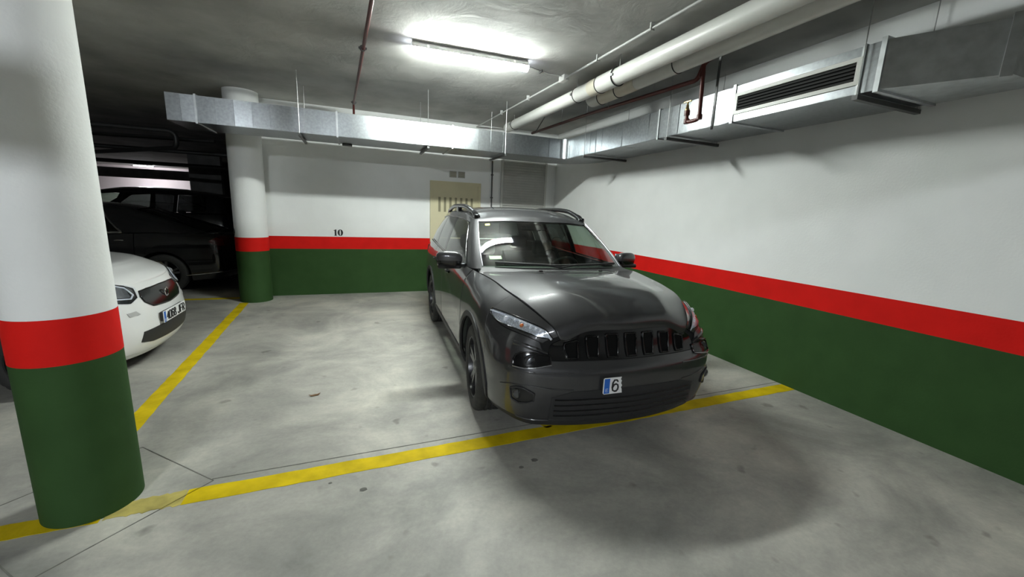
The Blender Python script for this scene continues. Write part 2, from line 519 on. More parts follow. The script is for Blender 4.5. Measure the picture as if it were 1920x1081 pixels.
# two small vents above the door
for i, px in enumerate((1.655, 1.815)):
    r = empty('wall_vent', (px * K + 0.06, YB, 2.206 * K))
    box('frame', -.072, .072, -.018, -.001, -.062, .062, M['grey_plastic'], r)
    for k in range(5):
        box('slat', -.06, .06, -.024, -.016, -.048 + k * .021, -.036 + k * .021, M['slot'], r)
    tag(r, ('left' if i == 0 else 'right') + ' one of two small square vents above the cream door', 'vent')

# conduit running down the back wall with a switch box
r = empty('wall_conduit', (2.478 * K, YB - .02, 0))
MB().cyl((0, 0, 1.55), (0, 0, 2.62), .014, 12).build('tube', M['steel_dark'], r, 40)
for z in (1.9, 2.35):
    MB().box(-.022, .022, -.018, .019, z - .012, z + .012).build('clip', M['steel_dark'], r)
MB().bevbox(-.095, .02, -.045, .019, 1.56, 1.68, .008).build('switch_box', M['steel_dark'], r, 40)
tag(r, 'thin grey conduit running down the back wall to a small box', 'conduit')

# ------------------------------------------------------------------ lamps
def tube_lamp(x0, y0, x1, y1, label, lit='lamp'):
    a, e = Vector((x0, y0)), Vector((x1, y1)); L = (e - a).length
    c = (a + e) / 2; ang = math.atan2(e.y - a.y, e.x - a.x)
    r = empty('tube_lamp', (c.x, c.y, CEIL), ang)
    h = L / 2
    # housing against the ceiling
    b = MB()
    prof = [(-.035, 0), (.035, 0), (.057, -.025), (.057, -.058), (-.057, -.058), (-.057, -.025)]
    b.prism(prof, lambda y, z: (-h + .02, y, z), lambda y, z: (h - .02, y, z))
    b.build('housing', M['grey_plastic'], r)
    # rounded diffuser
    b = MB(); n = 12
    pr = [(.053 * math.cos(t), -.058 - .045 * math.sin(t)) for t in [math.pi * k / n for k in range(n + 1)]]
    b.prism(pr, lambda y, z: (-h + .035, y, z), lambda y, z: (h - .035, y, z))
    b.build('diffuser', M[lit], r, 40)
    for s in (-1, 1):
        b = MB()
        pr2 = [(.055 * math.cos(t), -.055 - .052 * math.sin(t)) for t in [math.pi * k / n for k in range(n + 1)]]
        pr3 = [(y * .6, -.06 + (z + .06) * .6) for y, z in pr2]
        v = [(s * (h - .035), y, z) for y, z in pr2] + [(s * (h - .008), y, z) for y, z in pr2] + [(s * h, y, z) for y, z in pr3]
        m_ = len(pr2); f = []
        for i in range(2):
            for k in range(m_):
                f.append((i * m_ + k, i * m_ + (k + 1) % m_, (i + 1) * m_ + (k + 1) % m_, (i + 1) * m_ + k))
        f.append(tuple(range(2 * m_, 3 * m_)))
        b.add(v, f).build('end_cap', M['lampend'], r, 40)
        MB().box(s * h * .72 - .012, s * h * .72 + .012, -.060, .060, -.064, -.024).build('clip', M['white_plastic'], r)
    tag(r, label, 'lamp')
    return r
tube_lamp(.532 * K, 4.285 * K, 1.76 * K, 4.234 * K, 'lit white tube lamp on the ceiling above the dark grey car')
tube_lamp(-2.9, -3.2, -1.6, -3.2, 'lit twin tube lamp on the ceiling behind the camera', 'lamp_twin')
tube_lamp(-10.55, 26.7, -9.75, 26.72, 'small bright tube lamp far off in the dark part of the garage', 'lamp_far')

# ------------------------------------------------------------------ ventilation duct
duct = empty('ventilation_duct', (0, 0, 0))
DZ0, DZ1 = 2.416 * K, 2.708 * K
DY0, DY1 = 5.808 * K, 6.47 * K          # back run, front and rear faces
DX0, DX1 = 3.125 * K, 3.79 * K          # right run, inner and outer faces
RI = 0.12                               # throat radius of the corner
rnd = random.Random(3)

def duct_run_x(x0, x1):
    """a sheet metal section along X with narrow facets on its front"""
    s = box('duct_section', x0, x1, DY0, DY1, DZ0, DZ1, M['galv'], duct)
    n = max(1, round((x1 - x0) / .19)); d = (x1 - x0) / n
    for i in range(n):
        a, e = x0 + i * d, x0 + (i + 1) * d
        t = rnd.uniform(.0015, .010); t2 = rnd.uniform(.0015, .010); k = rnd.uniform(-.0014, .0014)
        v = [(a + .001, DY0 - t - k, DZ0 + .004), (e - .001, DY0 - t2 - k, DZ0 + .004), (e - .001, DY0 - t2 + k, DZ1 - .004), (a + .001, DY0 - t + k, DZ1 - .004),
             (a + .001, DY0 + .003, DZ0 + .004), (e - .001, DY0 + .003, DZ0 + .004), (e - .001, DY0 + .003, DZ1 - .004), (a + .001, DY0 + .003, DZ1 - .004)]
        mesh('panel', v, [(0, 1, 2, 3), (4, 7, 6, 5), (0, 4, 5, 1), (1, 5, 6, 2), (2, 6, 7, 3), (3, 7, 4, 0)], M['galv'], s)
    return s
def duct_run_y(y0, y1, lo=DZ0 + .004, hi=DZ1 - .004):
    s = box('duct_section', DX0, DX1, y0, y1, DZ0, DZ1, M['galv'], duct)
    n = max(1, round((y1 - y0) / .16)); d = (y1 - y0) / n
    for i in range(n):
        a, e = y0 + i * d, y0 + (i + 1) * d
        t = rnd.uniform(.002, .009); t2 = rnd.uniform(.002, .009); k = rnd.uniform(-.002, .002)
        v = [(DX0 - t - k, a + .001, lo), (DX0 - t2 - k, e - .001, lo), (DX0 - t2 + k, e - .001, hi), (DX0 - t + k, a + .001, hi),
             (DX0 + .003, a + .001, lo), (DX0 + .003, e - .001, lo), (DX0 + .003, e - .001, hi), (DX0 + .003, a + .001, hi)]
        mesh('panel', v, [(3, 2, 1, 0), (5, 6, 7, 4), (1, 5, 4, 0), (2, 6, 5, 1), (3, 7, 6, 2), (0, 4, 7, 3)], M['galv'], s)
    return s
def flange_x(x, w=.022, e=.014):
    b = MB()
    b.box(x - w / 2, x + w / 2, DY0 - e, DY0 + .002, DZ0 - e, DZ1 + e)
    b.box(x - w / 2, x + w / 2, DY0, DY1, DZ0 - e, DZ0 + .002)
    b.box(x - w / 2, x + w / 2, DY0, DY1, DZ1 - .002, DZ1 + e)
    b.build('flange', M['galv_rough'], duct)
def flange_y(y, w=.022, e=.014):
    b = MB()
    b.box(DX0 - e, DX0 + .002, y - w / 2, y + w / 2, DZ0 - e, DZ1 + e)
    b.box(DX0, DX1, y - w / 2, y + w / 2, DZ0 - e, DZ0 + .002)
    b.box(DX0, DX1, y - w / 2, y + w / 2, DZ1 - .002, DZ1 + e)
    b.build('flange', M['galv_rough'], duct)
ex = DX0 - RI                            # elbow starts
ey = DY0 - RI
xs = [-1.665 * K, -.19 * K, 1.305 * K, ex]
duct_run_x(-2.03, xs[0])
for a, e in zip(xs[:-1], xs[1:]): duct_run_x(a, e)
for x in xs[:3]: flange_x(x)
MB().box(ex - .004, ex + .004, DY0 - .004, DY1, DZ0 - .003, DZ1 + .003).build('seam', M['galv_rough'], duct)
# elbow: throat arc (concave to the room) and outer arc
b = MB(); n = 14
inner = [(ex + RI * math.sin(t), DY0 - RI + RI * math.cos(t)) for t in [math.pi / 2 * k / n for k in range(n + 1)]]
RO = RI + (DY1 - DY0)
outer = [(ex + (DX1 - ex) * math.sin(t), ey + RO * math.cos(t)) for t in [math.pi / 2 * k / n for k in range(n + 1)]]
loop = inner + outer[::-1]
m_ = len(loop)
v = [(x, y, DZ0) for x, y in loop] + [(x, y, DZ1) for x, y in loop]
f = []
for k in range(n):
    f += [(k, k + 1, m_ - 2 - k, m_ - 1 - k), (m_ + k, 2 * m_ - 1 - k, 2 * m_ - 2 - k, m_ + k + 1)]
for k in range(m_):
    f.append((k, m_ + k, m_ + (k + 1) % m_, (k + 1) % m_))
mesh('corner_elbow', v, f, M['galv'], duct, 35)
ysn = [ey, 4.355 * K, 3.71 * K, 2.978 * K, 2.775 * K]
for a, e in zip(ysn[1:], ysn[:-1]): duct_run_y(a, e)
flange_y(ysn[1], .008, .003); flange_y(ysn[2]); flange_y(ysn[4], .03)
MB().box(DX0 - .012, DX0 - .004, ysn[3] - .012, ysn[3] + .012, DZ0 - .03, CEIL).build('hanger_strap', M['steel_dark'], duct)
# section with the supply grille
GY0, GY1, GZ0, GZ1 = 1.815 * K, 2.762 * K, 2.472 * K, 2.645 * K
sec = box('duct_section', DX0, DX1, 1.70 * K, ysn[4], DZ0, DZ1, M['galv'], duct)
b = MB()
b.box(DX0 - .004, DX0 + .003, GY0, GY1, DZ0 + .004, GZ0 - .004)
b.build('panel', M['galv'], sec)
b = MB(); b.box(DX0 - .004, DX0 + .003, GY0, GY1, GZ1 + .004, DZ1 - .004); b.build('panel', M['galv'], sec)
gr = MB()
fw = .028
gr.box(DX0 - .014, DX0 + .001, GY0, GY1, GZ0, GZ0 + fw).box(DX0 - .014, DX0 + .001, GY0, GY1, GZ1 - fw, GZ1)
gr.box(DX0 - .014, DX0 + .001, GY0, GY0 + fw, GZ0 + fw, GZ1 - fw).box(DX0 - .014, DX0 + .001, GY1 - fw, GY1, GZ0 + fw, GZ1 - fw)
grille = gr.build('supply_grille', M['grille_white'], duct)
box('grille_shade', DX0 - .003, DX0 + .001, GY0 + fw, GY1 - fw, GZ0 + fw, GZ1 - fw, M['cavity_shade'], grille)  # flat dark plate in place of the shaded opening
ns = 5
for i in range(ns):
    z = GZ0 + fw + (i + .5) * (GZ1 - GZ0 - 2 * fw) / ns
    b = MB()
    b.prism([(DX0 - .013, z - .004), (DX0 - .011, z - .008), (DX0 - .003, z + .004), (DX0 - .005, z + .008)],
            lambda x, zz: (x, GY0 + fw, zz), lambda x, zz: (x, GY1 - fw, zz))
    b.build('slat', M['steel_dark'], grille)
flange_y(1.815 * K, .02, .010); flange_y(1.705 * K, .03, .016)
# tapering end piece that turns towards the wall
ax, ay = DX0, 1.70 * K
bx, by = 3.40 * K, 1.22 * K
b = MB()
b.prism([(ax, ay), (DX1, ay), (DX1, by), (bx, by)], lambda x, y: (x, y, DZ0), lambda x, y: (x, y, DZ1))
b.build('taper_section', M['galv_rough'], duct)
d = Vector((bx - ax, by - ay)).normalized(); nn = Vector((d.y, -d.x))
b = MB()
q = [(bx + nn.x * .02 - d.x * .05, by + nn.y * .02 - d.y * .05), (bx + nn.x * .02, by + nn.y * .02), (bx - nn.x * .01, by - nn.y * .01), (bx - nn.x * .01 - d.x * .05, by - nn.y * .01 - d.y * .05)]
b.prism(q, lambda x, y: (x, y, DZ0 - .015), lambda x, y: (x, y, DZ1 + .02))
b.build('flange', M['galv_rough'], duct)
# hanger rods and cross rails below the duct
def hanger_x(x):
    for y in (DY0 - .022, DY1 + .02):
        MB().cyl((x, y, DZ0 - .045), (x, y, CEIL), .0036, 8).build('hanger_rod', M['rod'], duct, 40)
    MB().box(x - .015, x + .015, DY0 - .04, DY1 + .04, DZ0 - .045, DZ0 - .016).build('support_rail', M['steel_dark'], duct)
def hanger_y(y):
    for x in (DX0 - .03, DX1 + .02):
        MB().cyl((x, y, DZ0 - .045), (x, y, CEIL), .0036, 8).build('hanger_rod', M['rod'], duct, 40)
    MB().box(DX0 - .045, DX1 + .04, y - .018, y + .018, DZ0 - .047, DZ0 - .016).build('support_rail', M['steel_dark'], duct)
for x in (-.62 * K, .961 * K, 2.097 * K): hanger_x(x)
for y in (5.2 * K, 3.54 * K, 1.80 * K): hanger_y(y)
MB().bevbox(-.16, -.02, DY1 - .10, DY1 - .02, DZ0 - .03, DZ0, .008).build('inspection_cover', M['steel_dark'], duct, 40)
tag(duct, 'galvanised rectangular ventilation duct hung along the back and right walls', 'duct')

# ------------------------------------------------------------------ pipes under the ceiling
def yline(x, z0, slope, y): return (x, y, z0 + slope * (y - 4.0))
# main PVC drain pipe
r = empty('drain_pipe', (0, 0, 0))
PX, PZ, PS = 2.49 * K, 2.925 * K + .01, 0.016
MB().tube([yline(PX, PZ, PS, y) for y in (7.1, 4.05)], .077, 24).build('pipe', M['pvc'], r, 40)
MB().tube([yline(PX, PZ, PS, y) for y in (4.06, -.5)], .084, 24).build('pipe', M['pvc'], r, 40)
for y0, y1, rad, mt in [(4.62, 4.30, .084, 'pvc'), (4.30, 4.12, .087, 'pvc_old'), (4.12, 3.80, .090, 'pvc')]:
    MB().tube([yline(PX, PZ, PS, y) for y in (y0, y1)], rad, 24).build('coupling', M[mt], r, 40)
for y, rad in [(4.62, .086), (4.12, .091), (3.80, .092), (6.75, .080)]:
    c = yline(PX, PZ, PS, y)
    MB().tube([(c[0] + rad * math.cos(t), y, c[2] + rad * math.sin(t)) for t in [2 * math.pi * k / 28 for k in range(28)]], .006, 6, closed=True).build('rubber_ring', M['rubber'], r, 40)
for y in (3.78, 6.77, 1.2, 4.64):
    c = yline(PX, PZ, PS, y)
    MB().cyl((PX, y, c[2] + .085), (PX, y, CEIL), .005, 8).build('hanger_rod', M['rod'], r, 40)
    MB().box(PX - .10, PX - .078, y - .012, y + .012, c[2] - .012, c[2] + .012).build('clamp', M['rod'], r)
MB().tube(fillet([yline(PX, PZ, PS, -.45), yline(PX, PZ, PS, -.62), (PX, -.63, CEIL + .01)], .1), .084, 24).build('pipe', M['pvc'], r, 40)
tag(r, 'long light grey plastic drain pipe hung below the ceiling toward the corner', 'pipe')
# second, lower pipe to its right
r = empty('drain_pipe', (0, 0, 0))
QX, QZ = 2.72 * K, 2.88 * K + .03
MB().tube(fillet([(QX + .02, 4.75, CEIL + .01), (QX, 4.72, QZ + .0), (QX, -.5, QZ - .03), (QX, -.52, CEIL + .01)], .16, 8), .070, 22).build('pipe', M['pvc'], r, 40)
for y0, y1 in [(4.45, 4.12), (4.10, 3.78)]:
    MB().tube([(QX, y0, QZ), (QX, y1, QZ)], .077, 22).build('coupling', M['pvc_old'], r, 40)
for y in (4.45, 4.11, 3.2):
    MB().tube([(QX + .079 * math.cos(t), y, QZ + .079 * math.sin(t)) for t in [2 * math.pi * k / 26 for k in range(26)]], .005, 6, closed=True).build('rubber_ring', M['rubber'], r, 40)
MB().cyl((QX, 3.2, QZ + .08), (QX, 3.2, CEIL), .005, 8).build('hanger_rod', M['rod'], r, 40)
tag(r, 'shorter grey drain pipe in shadow behind the long drain pipe', 'pipe')
# unseen pipe added behind the camera to cast the near pillar's shade band
r = empty('drain_pipe', (0, 0, 0))
MB().cyl((-9.0, -1.6, 2.84), (XR - .002, -1.6, 2.84), .058, 20).build('pipe', M['pvc'], r, 40)
for x in (-6, -3.5, -1.2, 1.6):
    MB().cyl((x, -1.6, 2.84), (x, -1.6, CEIL), .005, 8).build('hanger_rod', M['rod'], r, 40)
tag(r, 'unseen grey pipe added behind the camera to shade the near pillar', 'pipe')
# unseen duct added behind the camera to shade the upper right wall
r = empty('ventilation_duct', (0, 0, 0))
for a, e in ((-.9, .7), (.7, 2.4), (2.4, XR - .002)):
    box('duct_section', a + .012, e, -1.34, -.80, 2.72, 3.10, M['galv'], r)
    MB().box(a - .012, a + .012, -1.36, -.78, 2.70, 3.12).build('flange', M['galv_rough'], r)
for x in (-.3, 1.5, 3.4):
    for y in (-1.37, -.77):
        MB().cyl((x, y, 2.68), (x, y, CEIL), .0036, 8).build('hanger_rod', M['rod'], r, 40)
    MB().box(x - .018, x + .018, -1.39, -.75, 2.68, 2.702).build('support_rail', M['steel_dark'], r)
tag(r, 'unseen galvanised duct added behind the camera to shade the upper right wall', 'duct')
# thin conduit on the ceiling
r = empty('ceiling_conduit', (0, 0, 0))
ZC = CEIL - .045
cpts = [(2.145 * K, YB - .03, ZC), (2.285 * K, 4.45 * K, ZC), (2.335 * K, 2.5 * K, ZC), (2.36 * K, -4.5, ZC)]
MB().tube(cpts, .0125, 10).build('tube', M['grey_plastic'], r, 40)
jb = Vector(cpts[1]) + Vector((.01, -.02, 0))
MB().bevbox(jb.x - .035, jb.x + .035, jb.y - .07, jb.y + .07, CEIL - .068, CEIL - .0005, .008).build('junction_box', M['white_plastic'], r, 40)
for y in (6.6, 5.6, 3.9, 3.1, 2.3):
    i = 0 if y > cpts[1][1] else 1
    t = (y - cpts[i][1]) / (cpts[i + 1][1] - cpts[i][1]); x = cpts[i][0] + t * (cpts[i + 1][0] - cpts[i][0])
    MB().box(x - .02, x + .02, y - .008, y + .008, CEIL - .064, CEIL - .0005).build('clip', M['grey_plastic'], r)
tag(r, 'thin white conduit along the ceiling beside the big drain pipe', 'conduit')
r = empty('lamp_cable', (0, 0, 0))
MB().tube([(1.76 * K, 4.235 * K, CEIL - .05), (1.83 * K, 4.28 * K, CEIL - .035), (1.92 * K, 4.38 * K, CEIL - .008), (2.12 * K, 4.44 * K, CEIL - .008), (jb.x - .03, jb.y - .02, CEIL - .02)], .0055, 8).build('cable', M['grey_plastic'], r, 40)
MB().box(1.985 * K, 1.985 * K + .012, 4.37 * K, 4.45 * K, CEIL - .022, CEIL - .0005).build('clip', M['steel_dark'], r)
tag(r, 'short cable on the ceiling joining the tube lamp to the conduit', 'cable')
# red sprinkler pipe running away from the camera
r = empty('sprinkler_pipe', (0, 0, 0))
za = CEIL - .065
MB().tube(fillet([(.33 * K, -3.0, za), (.16 * K, 3.497 * K, za), (.018 * K, 6.85 * K, za), (.018 * K, 6.95 * K, za - .16), ], .06), .0175, 12).build('pipe', M['redpipe'], r, 40)
for y in (4.51, 6.78):
    x = (.111 if y < 5 else .022) * K
    MB().tube([(x + .026 * math.cos(t), y * K, za + .026 * math.sin(t)) for t in [2 * math.pi * k / 18 for k in range(18)]], .006, 6, closed=True).build('pipe_clamp', M['steel_dark'], r, 40)
    MB().box(x - .04, x + .04, y * K - .01, y * K + .01, za - .008, za + .008).build('clamp_ear', M['steel_dark'], r)
    MB().cyl((x, y * K, za + .02), (x, y * K, CEIL), .005, 8).build('hanger_rod', M['rod'], r, 40)
MB().cyl((.018 * K, 6.95 * K, za - .16), (.018 * K, 6.95 * K, za - .26), .024, 12).build('coupling', M['redpipe'], r, 40)
tag(r, 'thin dark red sprinkler pipe on the ceiling left of the lamp', 'pipe')
# red pipe with drop leg and valve beside the right duct
r = empty('drain_valve_pipe', (0, 0, 0))
HX = 2.93 * K
MB().tube(fillet([(HX - .06, 6.9, 2.905 * K), (HX, 4.9 * K, 2.88 * K), (HX, 3.03 * K, 2.80 * K), (HX + .0, 2.97 * K, 2.93 * K), (HX + .10, 2.90 * K, 3.0 * K), (HX + .25, 2.9 * K, CEIL + .01)], .05), .021, 12).build('pipe', M['redpipe'], r, 40)
MB().tube(fillet([(HX, 2.975 * K, 2.90 * K), (HX, 2.955 * K, 2.45 * K), (HX, 3.105 * K, 2.45 * K), (HX, 3.115 * K, 2.55 * K)], .05), .019, 12).build('drop_leg', M['redpipe'], r, 40)
for p_ in [(HX, 2.955 * K, 2.47 * K), (HX, 3.105 * K, 2.46 * K), (HX, 3.11 * K, 2.535 * K), (HX, 2.98 * K, 2.83 * K)]:
    MB().cyl((p_[0], p_[1], p_[2] - .022), (p_[0], p_[1], p_[2] + .022), .027, 14).build('fitting', M['redpipe'], r, 40)
vz = 2.55 * K
valve = MB().lathe([(0.001, 0), (.020, 0), (.022, .02), (.014, .03), (.012, .055), (.008, .06), (.007, .085), (.001, .085)], 16, 'z', (HX, 3.113 * K, vz)).build('valve', M['brass'], r, 40)
MB().box(HX - .009, HX + .009, 3.113 * K - .042, 3.113 * K + .042, vz + .085, vz + .094).build('valve_handle', M['brass'], valve)
MB().tube([(2.80 * K, 6.3 * K, 2.86 * K), (2.88 * K, 6.05 * K, CEIL)], .008, 8).build('brace', M['steel_dark'], r, 40)
for y in (5.6, 4.4, 3.6):
    MB().cyl((HX - .02, y * K, 2.86 * K), (HX - .02, y * K, CEIL), .004, 8).build('hanger_rod', M['rod'], r, 40)
tag(r, 'dark red pipe with a hooked drop leg and brass valve before the right duct', 'pipe')

# dark pipes crossing the unlit part of the garage
def dark_pipe(pts, rad, label):
    o = MB().tube(fillet(pts, .15), rad, 12).build('dark_pipe', M['steel_dark'], None, 40)
    tag(o, label, 'pipe')
    return o
dark_pipe([(-9, 10.2, 2.93), (-3.3, 10.2, 2.93), (-3.3, 10.2, 2.62), (-6.5, 13.5, 2.62)], .045, 'dark pipe with a drop bend in the unlit garage left of the duct')
dark_pipe([(-12, 13.0, 2.80), (-1.9, 13.0, 2.80)], .05, 'dark straight pipe crossing above the black cars')
dark_pipe([(-14, 16.2, 2.68), (-1.9, 16.2, 2.68)], .06, 'lowest dark pipe crossing far behind the black cars')
dark_pipe([(-14, 15.0, 2.95), (-6.0, 12.0, 2.95), (-3.0, 11.5, 2.95)], .04, 'slanting dark pipe under the unlit ceiling')

# a dry leaf on the floor
lf = []
nl = 14
for k in range(nl):
    a = 2 * math.pi * k / nl
    rr = .034 * (1 + .2 * math.sin(5 * a))
    lf.append((rr * math.cos(a) * 1.3, rr * math.sin(a) * .5))
v = [(x, y, .004 + .012 * (x * 20) ** 2) for x, y in lf] + [(0, 0, .003)] + [(x, y, .002 + .012 * (x * 20) ** 2) for x, y in lf] + [(0, 0, .001)]
f = [(k, (k + 1) % nl, nl) for k in range(nl)] + [(nl + 1 + (k + 1) % nl, nl + 1 + k, 2 * nl + 1) for k in range(nl)] + [(k, nl + 1 + k, nl + 1 + (k + 1) % nl, (k + 1) % nl) for k in range(nl)]
o = mesh('dry_leaf', v, f, M['leaf'])
o.location = (-.379, 3.557, 0); o.rotation_euler = (0, 0, .2)
tag(o, 'small brown dry leaf lying on the bare concrete floor', 'leaf')

# ------------------------------------------------------------------ vehicle surfaces
class Net:
    """smooth surface through a control net; columns run front centre -> side -> rear centre (half car), rows upward"""
    def __init__(s, cols):
        a = np.array(cols, float)
        s.nc, s.nr = a.shape[0], a.shape[1]
        l = a[1:3][::-1].copy(); l[:, :, 0] *= -1
        r = a[-3:-1][::-1].copy(); r[:, :, 0] *= -1
        a = np.concatenate([l, a, r])
        s.a = np.concatenate([2 * a[:, :1] - a[:, 1:2], a, 2 * a[:, -1:] - a[:, -2:-1]], axis=1)
    @staticmethod
    def wts(f):
        return np.stack([-.5 * f + f * f - .5 * f ** 3, 1 - 2.5 * f * f + 1.5 * f ** 3, .5 * f + 2 * f * f - 1.5 * f ** 3, -.5 * f * f + .5 * f ** 3], -1)
    def ev(s, T, V):
        T = np.asarray(T, float); V = np.asarray(V, float)
        T, V = np.broadcast_arrays(T, V)
        sg = np.where(T < 0, -1.0, 1.0); tt = np.clip(np.abs(T), 0, s.nc - 1)
        vv = np.clip(V, 0, 1) * (s.nr - 1)
        i = np.minimum(tt.astype(int), s.nc - 2); j = np.minimum(vv.astype(int), s.nr - 2)
        wt = s.wts(tt - i); wv = s.wts(vv - j)
        P = 0
        for a in range(4):
            for b in range(4):
                P = P + (wt[..., a] * wv[..., b])[..., None] * s.a[i + 1 + a, j + b]
        P = P.copy(); P[..., 0] *= sg
        return P
    def nrm(s, T, V):
        T = np.asarray(T, float); V = np.asarray(V, float)
        T, V = np.broadcast_arrays(T, V)
        e = .03
        a = s.ev(T + e, V) - s.ev(T - e, V)
        b = s.ev(T, np.minimum(V + e, 1)) - s.ev(T, np.maximum(V - e, 0))
        n = np.cross(a, b); n /= np.linalg.norm(n, axis=-1, keepdims=True) + 1e-12
        q = s.ev(T, V); L = s.a[..., 1].max()
        c = np.stack([np.zeros_like(q[..., 0]), np.clip(q[..., 1], .25 * L, .78 * L), np.full_like(q[..., 0], .7)], -1)
        sg = np.sign((n * (q - c)).sum(-1, keepdims=True)); sg[sg == 0] = 1
        return n * sg
    def p(s, t, v, off=0.0):
        q = s.ev(t, v)
        return q + s.nrm(t, v) * off if off else q

def colz(xs, ys, zs): return list(zip(xs, ys, zs))
JB = []
y0 = [.09, .04, .012, 0, .01, .05, .075, .09, .11]
JB.append(colz([0] * 9, y0, [.20, .275, .40, .53, .62, .68, .74, .80, .87]))
JB.append(colz([.29] + [.30] * 8, [y + .02 for y in y0], [.20, .275, .40, .53, .62, .68, .74, .80, .868]))
JB.append(colz([.53, .545, .55, .55, .55, .55, .55, .535, .475], [y + .065 for y in y0[:8]] + [.135], [.205, .28, .40, .53, .62, .68, .73, .775, .815]))
JB.append(colz([.70, .73, .75, .755, .755, .745, .735, .69, .545], [.23, .18, .155, .15, .155, .18, .205, .22, .185], [.21, .29, .42, .53, .62, .69, .76, .83, .905]))
JB.append(colz([.83, .86, .875, .88, .88, .872, .862, .82, .655], [.44, .38, .35, .34, .345, .37, .40, .42, .41], [.23, .30, .42, .53, .62, .70, .78, .87, 1.01]))
JB.append(colz([.87, .91, .925, .93, .93, .925, .91, .87, .715], [.66, .62, .60, .60, .60, .62, .64, .66, .66], [.24, .32, .43, .55, .66, .76, .86, .95, 1.052]))
JB.append(colz([.88, .915, .93, .935, .935, .93, .92, .88, .742], [.92] * 9, [.24, .32, .44, .56, .68, .79, .89, .985, 1.08]))
JB.append(colz([.87, .91, .925, .93, .93, .925, .91, .885, .80], [1.30] * 8 + [1.33], [.24, .33, .46, .59, .71, .82, .92, 1.02, 1.10]))
JB.append(colz([.865, .905, .92, .925, .925, .92, .91, .895, .87], [2.2] * 9, [.23, .33, .46, .60, .72, .83, .93, 1.03, 1.11]))
JB.append(colz([.868, .905, .92, .925, .925, .92, .912, .897, .868], [3.1] * 9, [.24, .34, .46, .60, .73, .84, .95, 1.05, 1.14]))
JB.append(colz([.88, .915, .93, .935, .935, .93, .92, .90, .865], [3.62] * 9, [.25, .34, .47, .60, .73, .84, .95, 1.06, 1.165]))
JB.append(colz([.865, .90, .915, .92, .92, .915, .905, .885, .845], [4.1] * 9, [.28, .36, .48, .61, .74, .85, .96, 1.07, 1.17]))
zr = [.30, .37, .49, .62, .74, .85, .96, 1.07, 1.165]
JB.append(colz([.80, .84, .86, .865, .865, .855, .84, .82, .78], [4.36, 4.39, 4.41, 4.42, 4.42, 4.41, 4.39, 4.37, 4.33], zr))
JB.append(colz([.50, .52, .53, .535, .535, .53, .52, .51, .49], [4.50, 4.54, 4.57, 4.58, 4.57, 4.55, 4.52, 4.49, 4.45], zr))
JB.append(colz([0] * 9, [4.54, 4.58, 4.61, 4.62, 4.61, 4.59, 4.56, 4.53, 4.49], zr[:-1] + [1.15]))
def ghcol(b, t, ymid=2.9, bul=.02):
    b = np.array(b, float); t = np.array(t, float)
    out = np.array([b[0], (b[1] - ymid) * .35, 0]); n = np.linalg.norm(out); out = out / (n if n > 0 else 1)
    return [tuple(b + (t - b) * f + out * bul * 4 * f * (1 - f)) for f in (0, .25, .5, .75, 1)]
JG = [ghcol(*q) for q in [((0, 1.15, 1.12), (0, 1.90, 1.548)), ((.42, 1.19, 1.118), (.36, 1.925, 1.546)), ((.735, 1.36, 1.105), (.632, 2.02, 1.532)),
      ((.83, 1.58, 1.10), (.66, 2.2, 1.553)), ((.868, 2.30, 1.112), (.672, 2.48, 1.59)), ((.866, 2.9, 1.132), (.672, 2.95, 1.60)), ((.860, 3.4, 1.152), (.66, 3.42, 1.597)),
      ((.838, 3.95, 1.172), (.632, 3.95, 1.565)), ((.765, 4.32, 1.168), (.58, 4.20, 1.53)), ((.42, 4.44, 1.155), (.38, 4.30, 1.515)), ((0, 4.49, 1.15), (0, 4.34, 1.515))]]

RF = [0, .10, .24, .38, .52, .66, .79, .91, 1]
XM = [.94, .975, .995, 1, 1, .995, .98, .95]
FP = [.10, .04, .012, 0, .005, .02, .04, .07]
def gcol(xm, yy, zb, zt, xt, yt, front=0.0):
    """front: +1 at the nose, -1 at the tail, 0 on the flanks"""
    out = []
    for k in range(9):
        z = zb + (zt - zb) * RF[k]
        if k == 8: out.append((xt, yt, z))
        else:
            a = RF[k] ** 3
            out.append((xm * XM[k], yy + FP[k] * front + (yt - yy - .07 * front) * (a * .6 if abs(front) else 0), z))
    return out
# two-seat city car
SB = [gcol(0, 0, .165, .825, 0, .14, 1), gcol(.28, .018, .165, .828, .28, .155, 1), gcol(.50, .07, .165, .86, .48, .20, 1), gcol(.66, .17, .17, .90, .60, .30, .8),
      gcol(.76, .31, .19, .935, .67, .42, .4), gcol(.81, .44, .20, .965, .705, .52, .1), gcol(.825, .62, .21, .995, .73, .64), gcol(.83, .90, .22, 1.02, .77, .92),
      gcol(.83, 1.35, .22, 1.03, .80, 1.35), gcol(.83, 1.8, .22, 1.04, .80, 1.8), gcol(.83, 2.2, .24, 1.06, .79, 2.2), gcol(.81, 2.45, .26, 1.06, .77, 2.43),
      gcol(.76, 2.60, .28, 1.06, .71, 2.55, -.3), gcol(.45, 2.68, .28, 1.06, .43, 2.62, -.6), gcol(0, 2.70, .28, 1.06, 0, 2.64, -.6)]
SG = [ghcol(*q, 1.7) for q in [((0, .66, .99), (0, 1.20, 1.53)), ((.38, .70, .985), (.33, 1.22, 1.52)), ((.69, .84, .985), (.56, 1.28, 1.48)), ((.77, 1.02, 1.02), (.60, 1.40, 1.49)),
      ((.80, 1.4, 1.03), (.62, 1.55, 1.50)), ((.80, 1.7, 1.04), (.62, 1.75, 1.51)), ((.79, 2.0, 1.05), (.61, 1.95, 1.50)), ((.78, 2.25, 1.06), (.60, 2.2, 1.49)),
      ((.70, 2.5, 1.06), (.55, 2.38, 1.47)), ((.40, 2.58, 1.06), (.35, 2.45, 1.47)), ((0, 2.60, 1.06), (0, 2.47, 1.48))]]
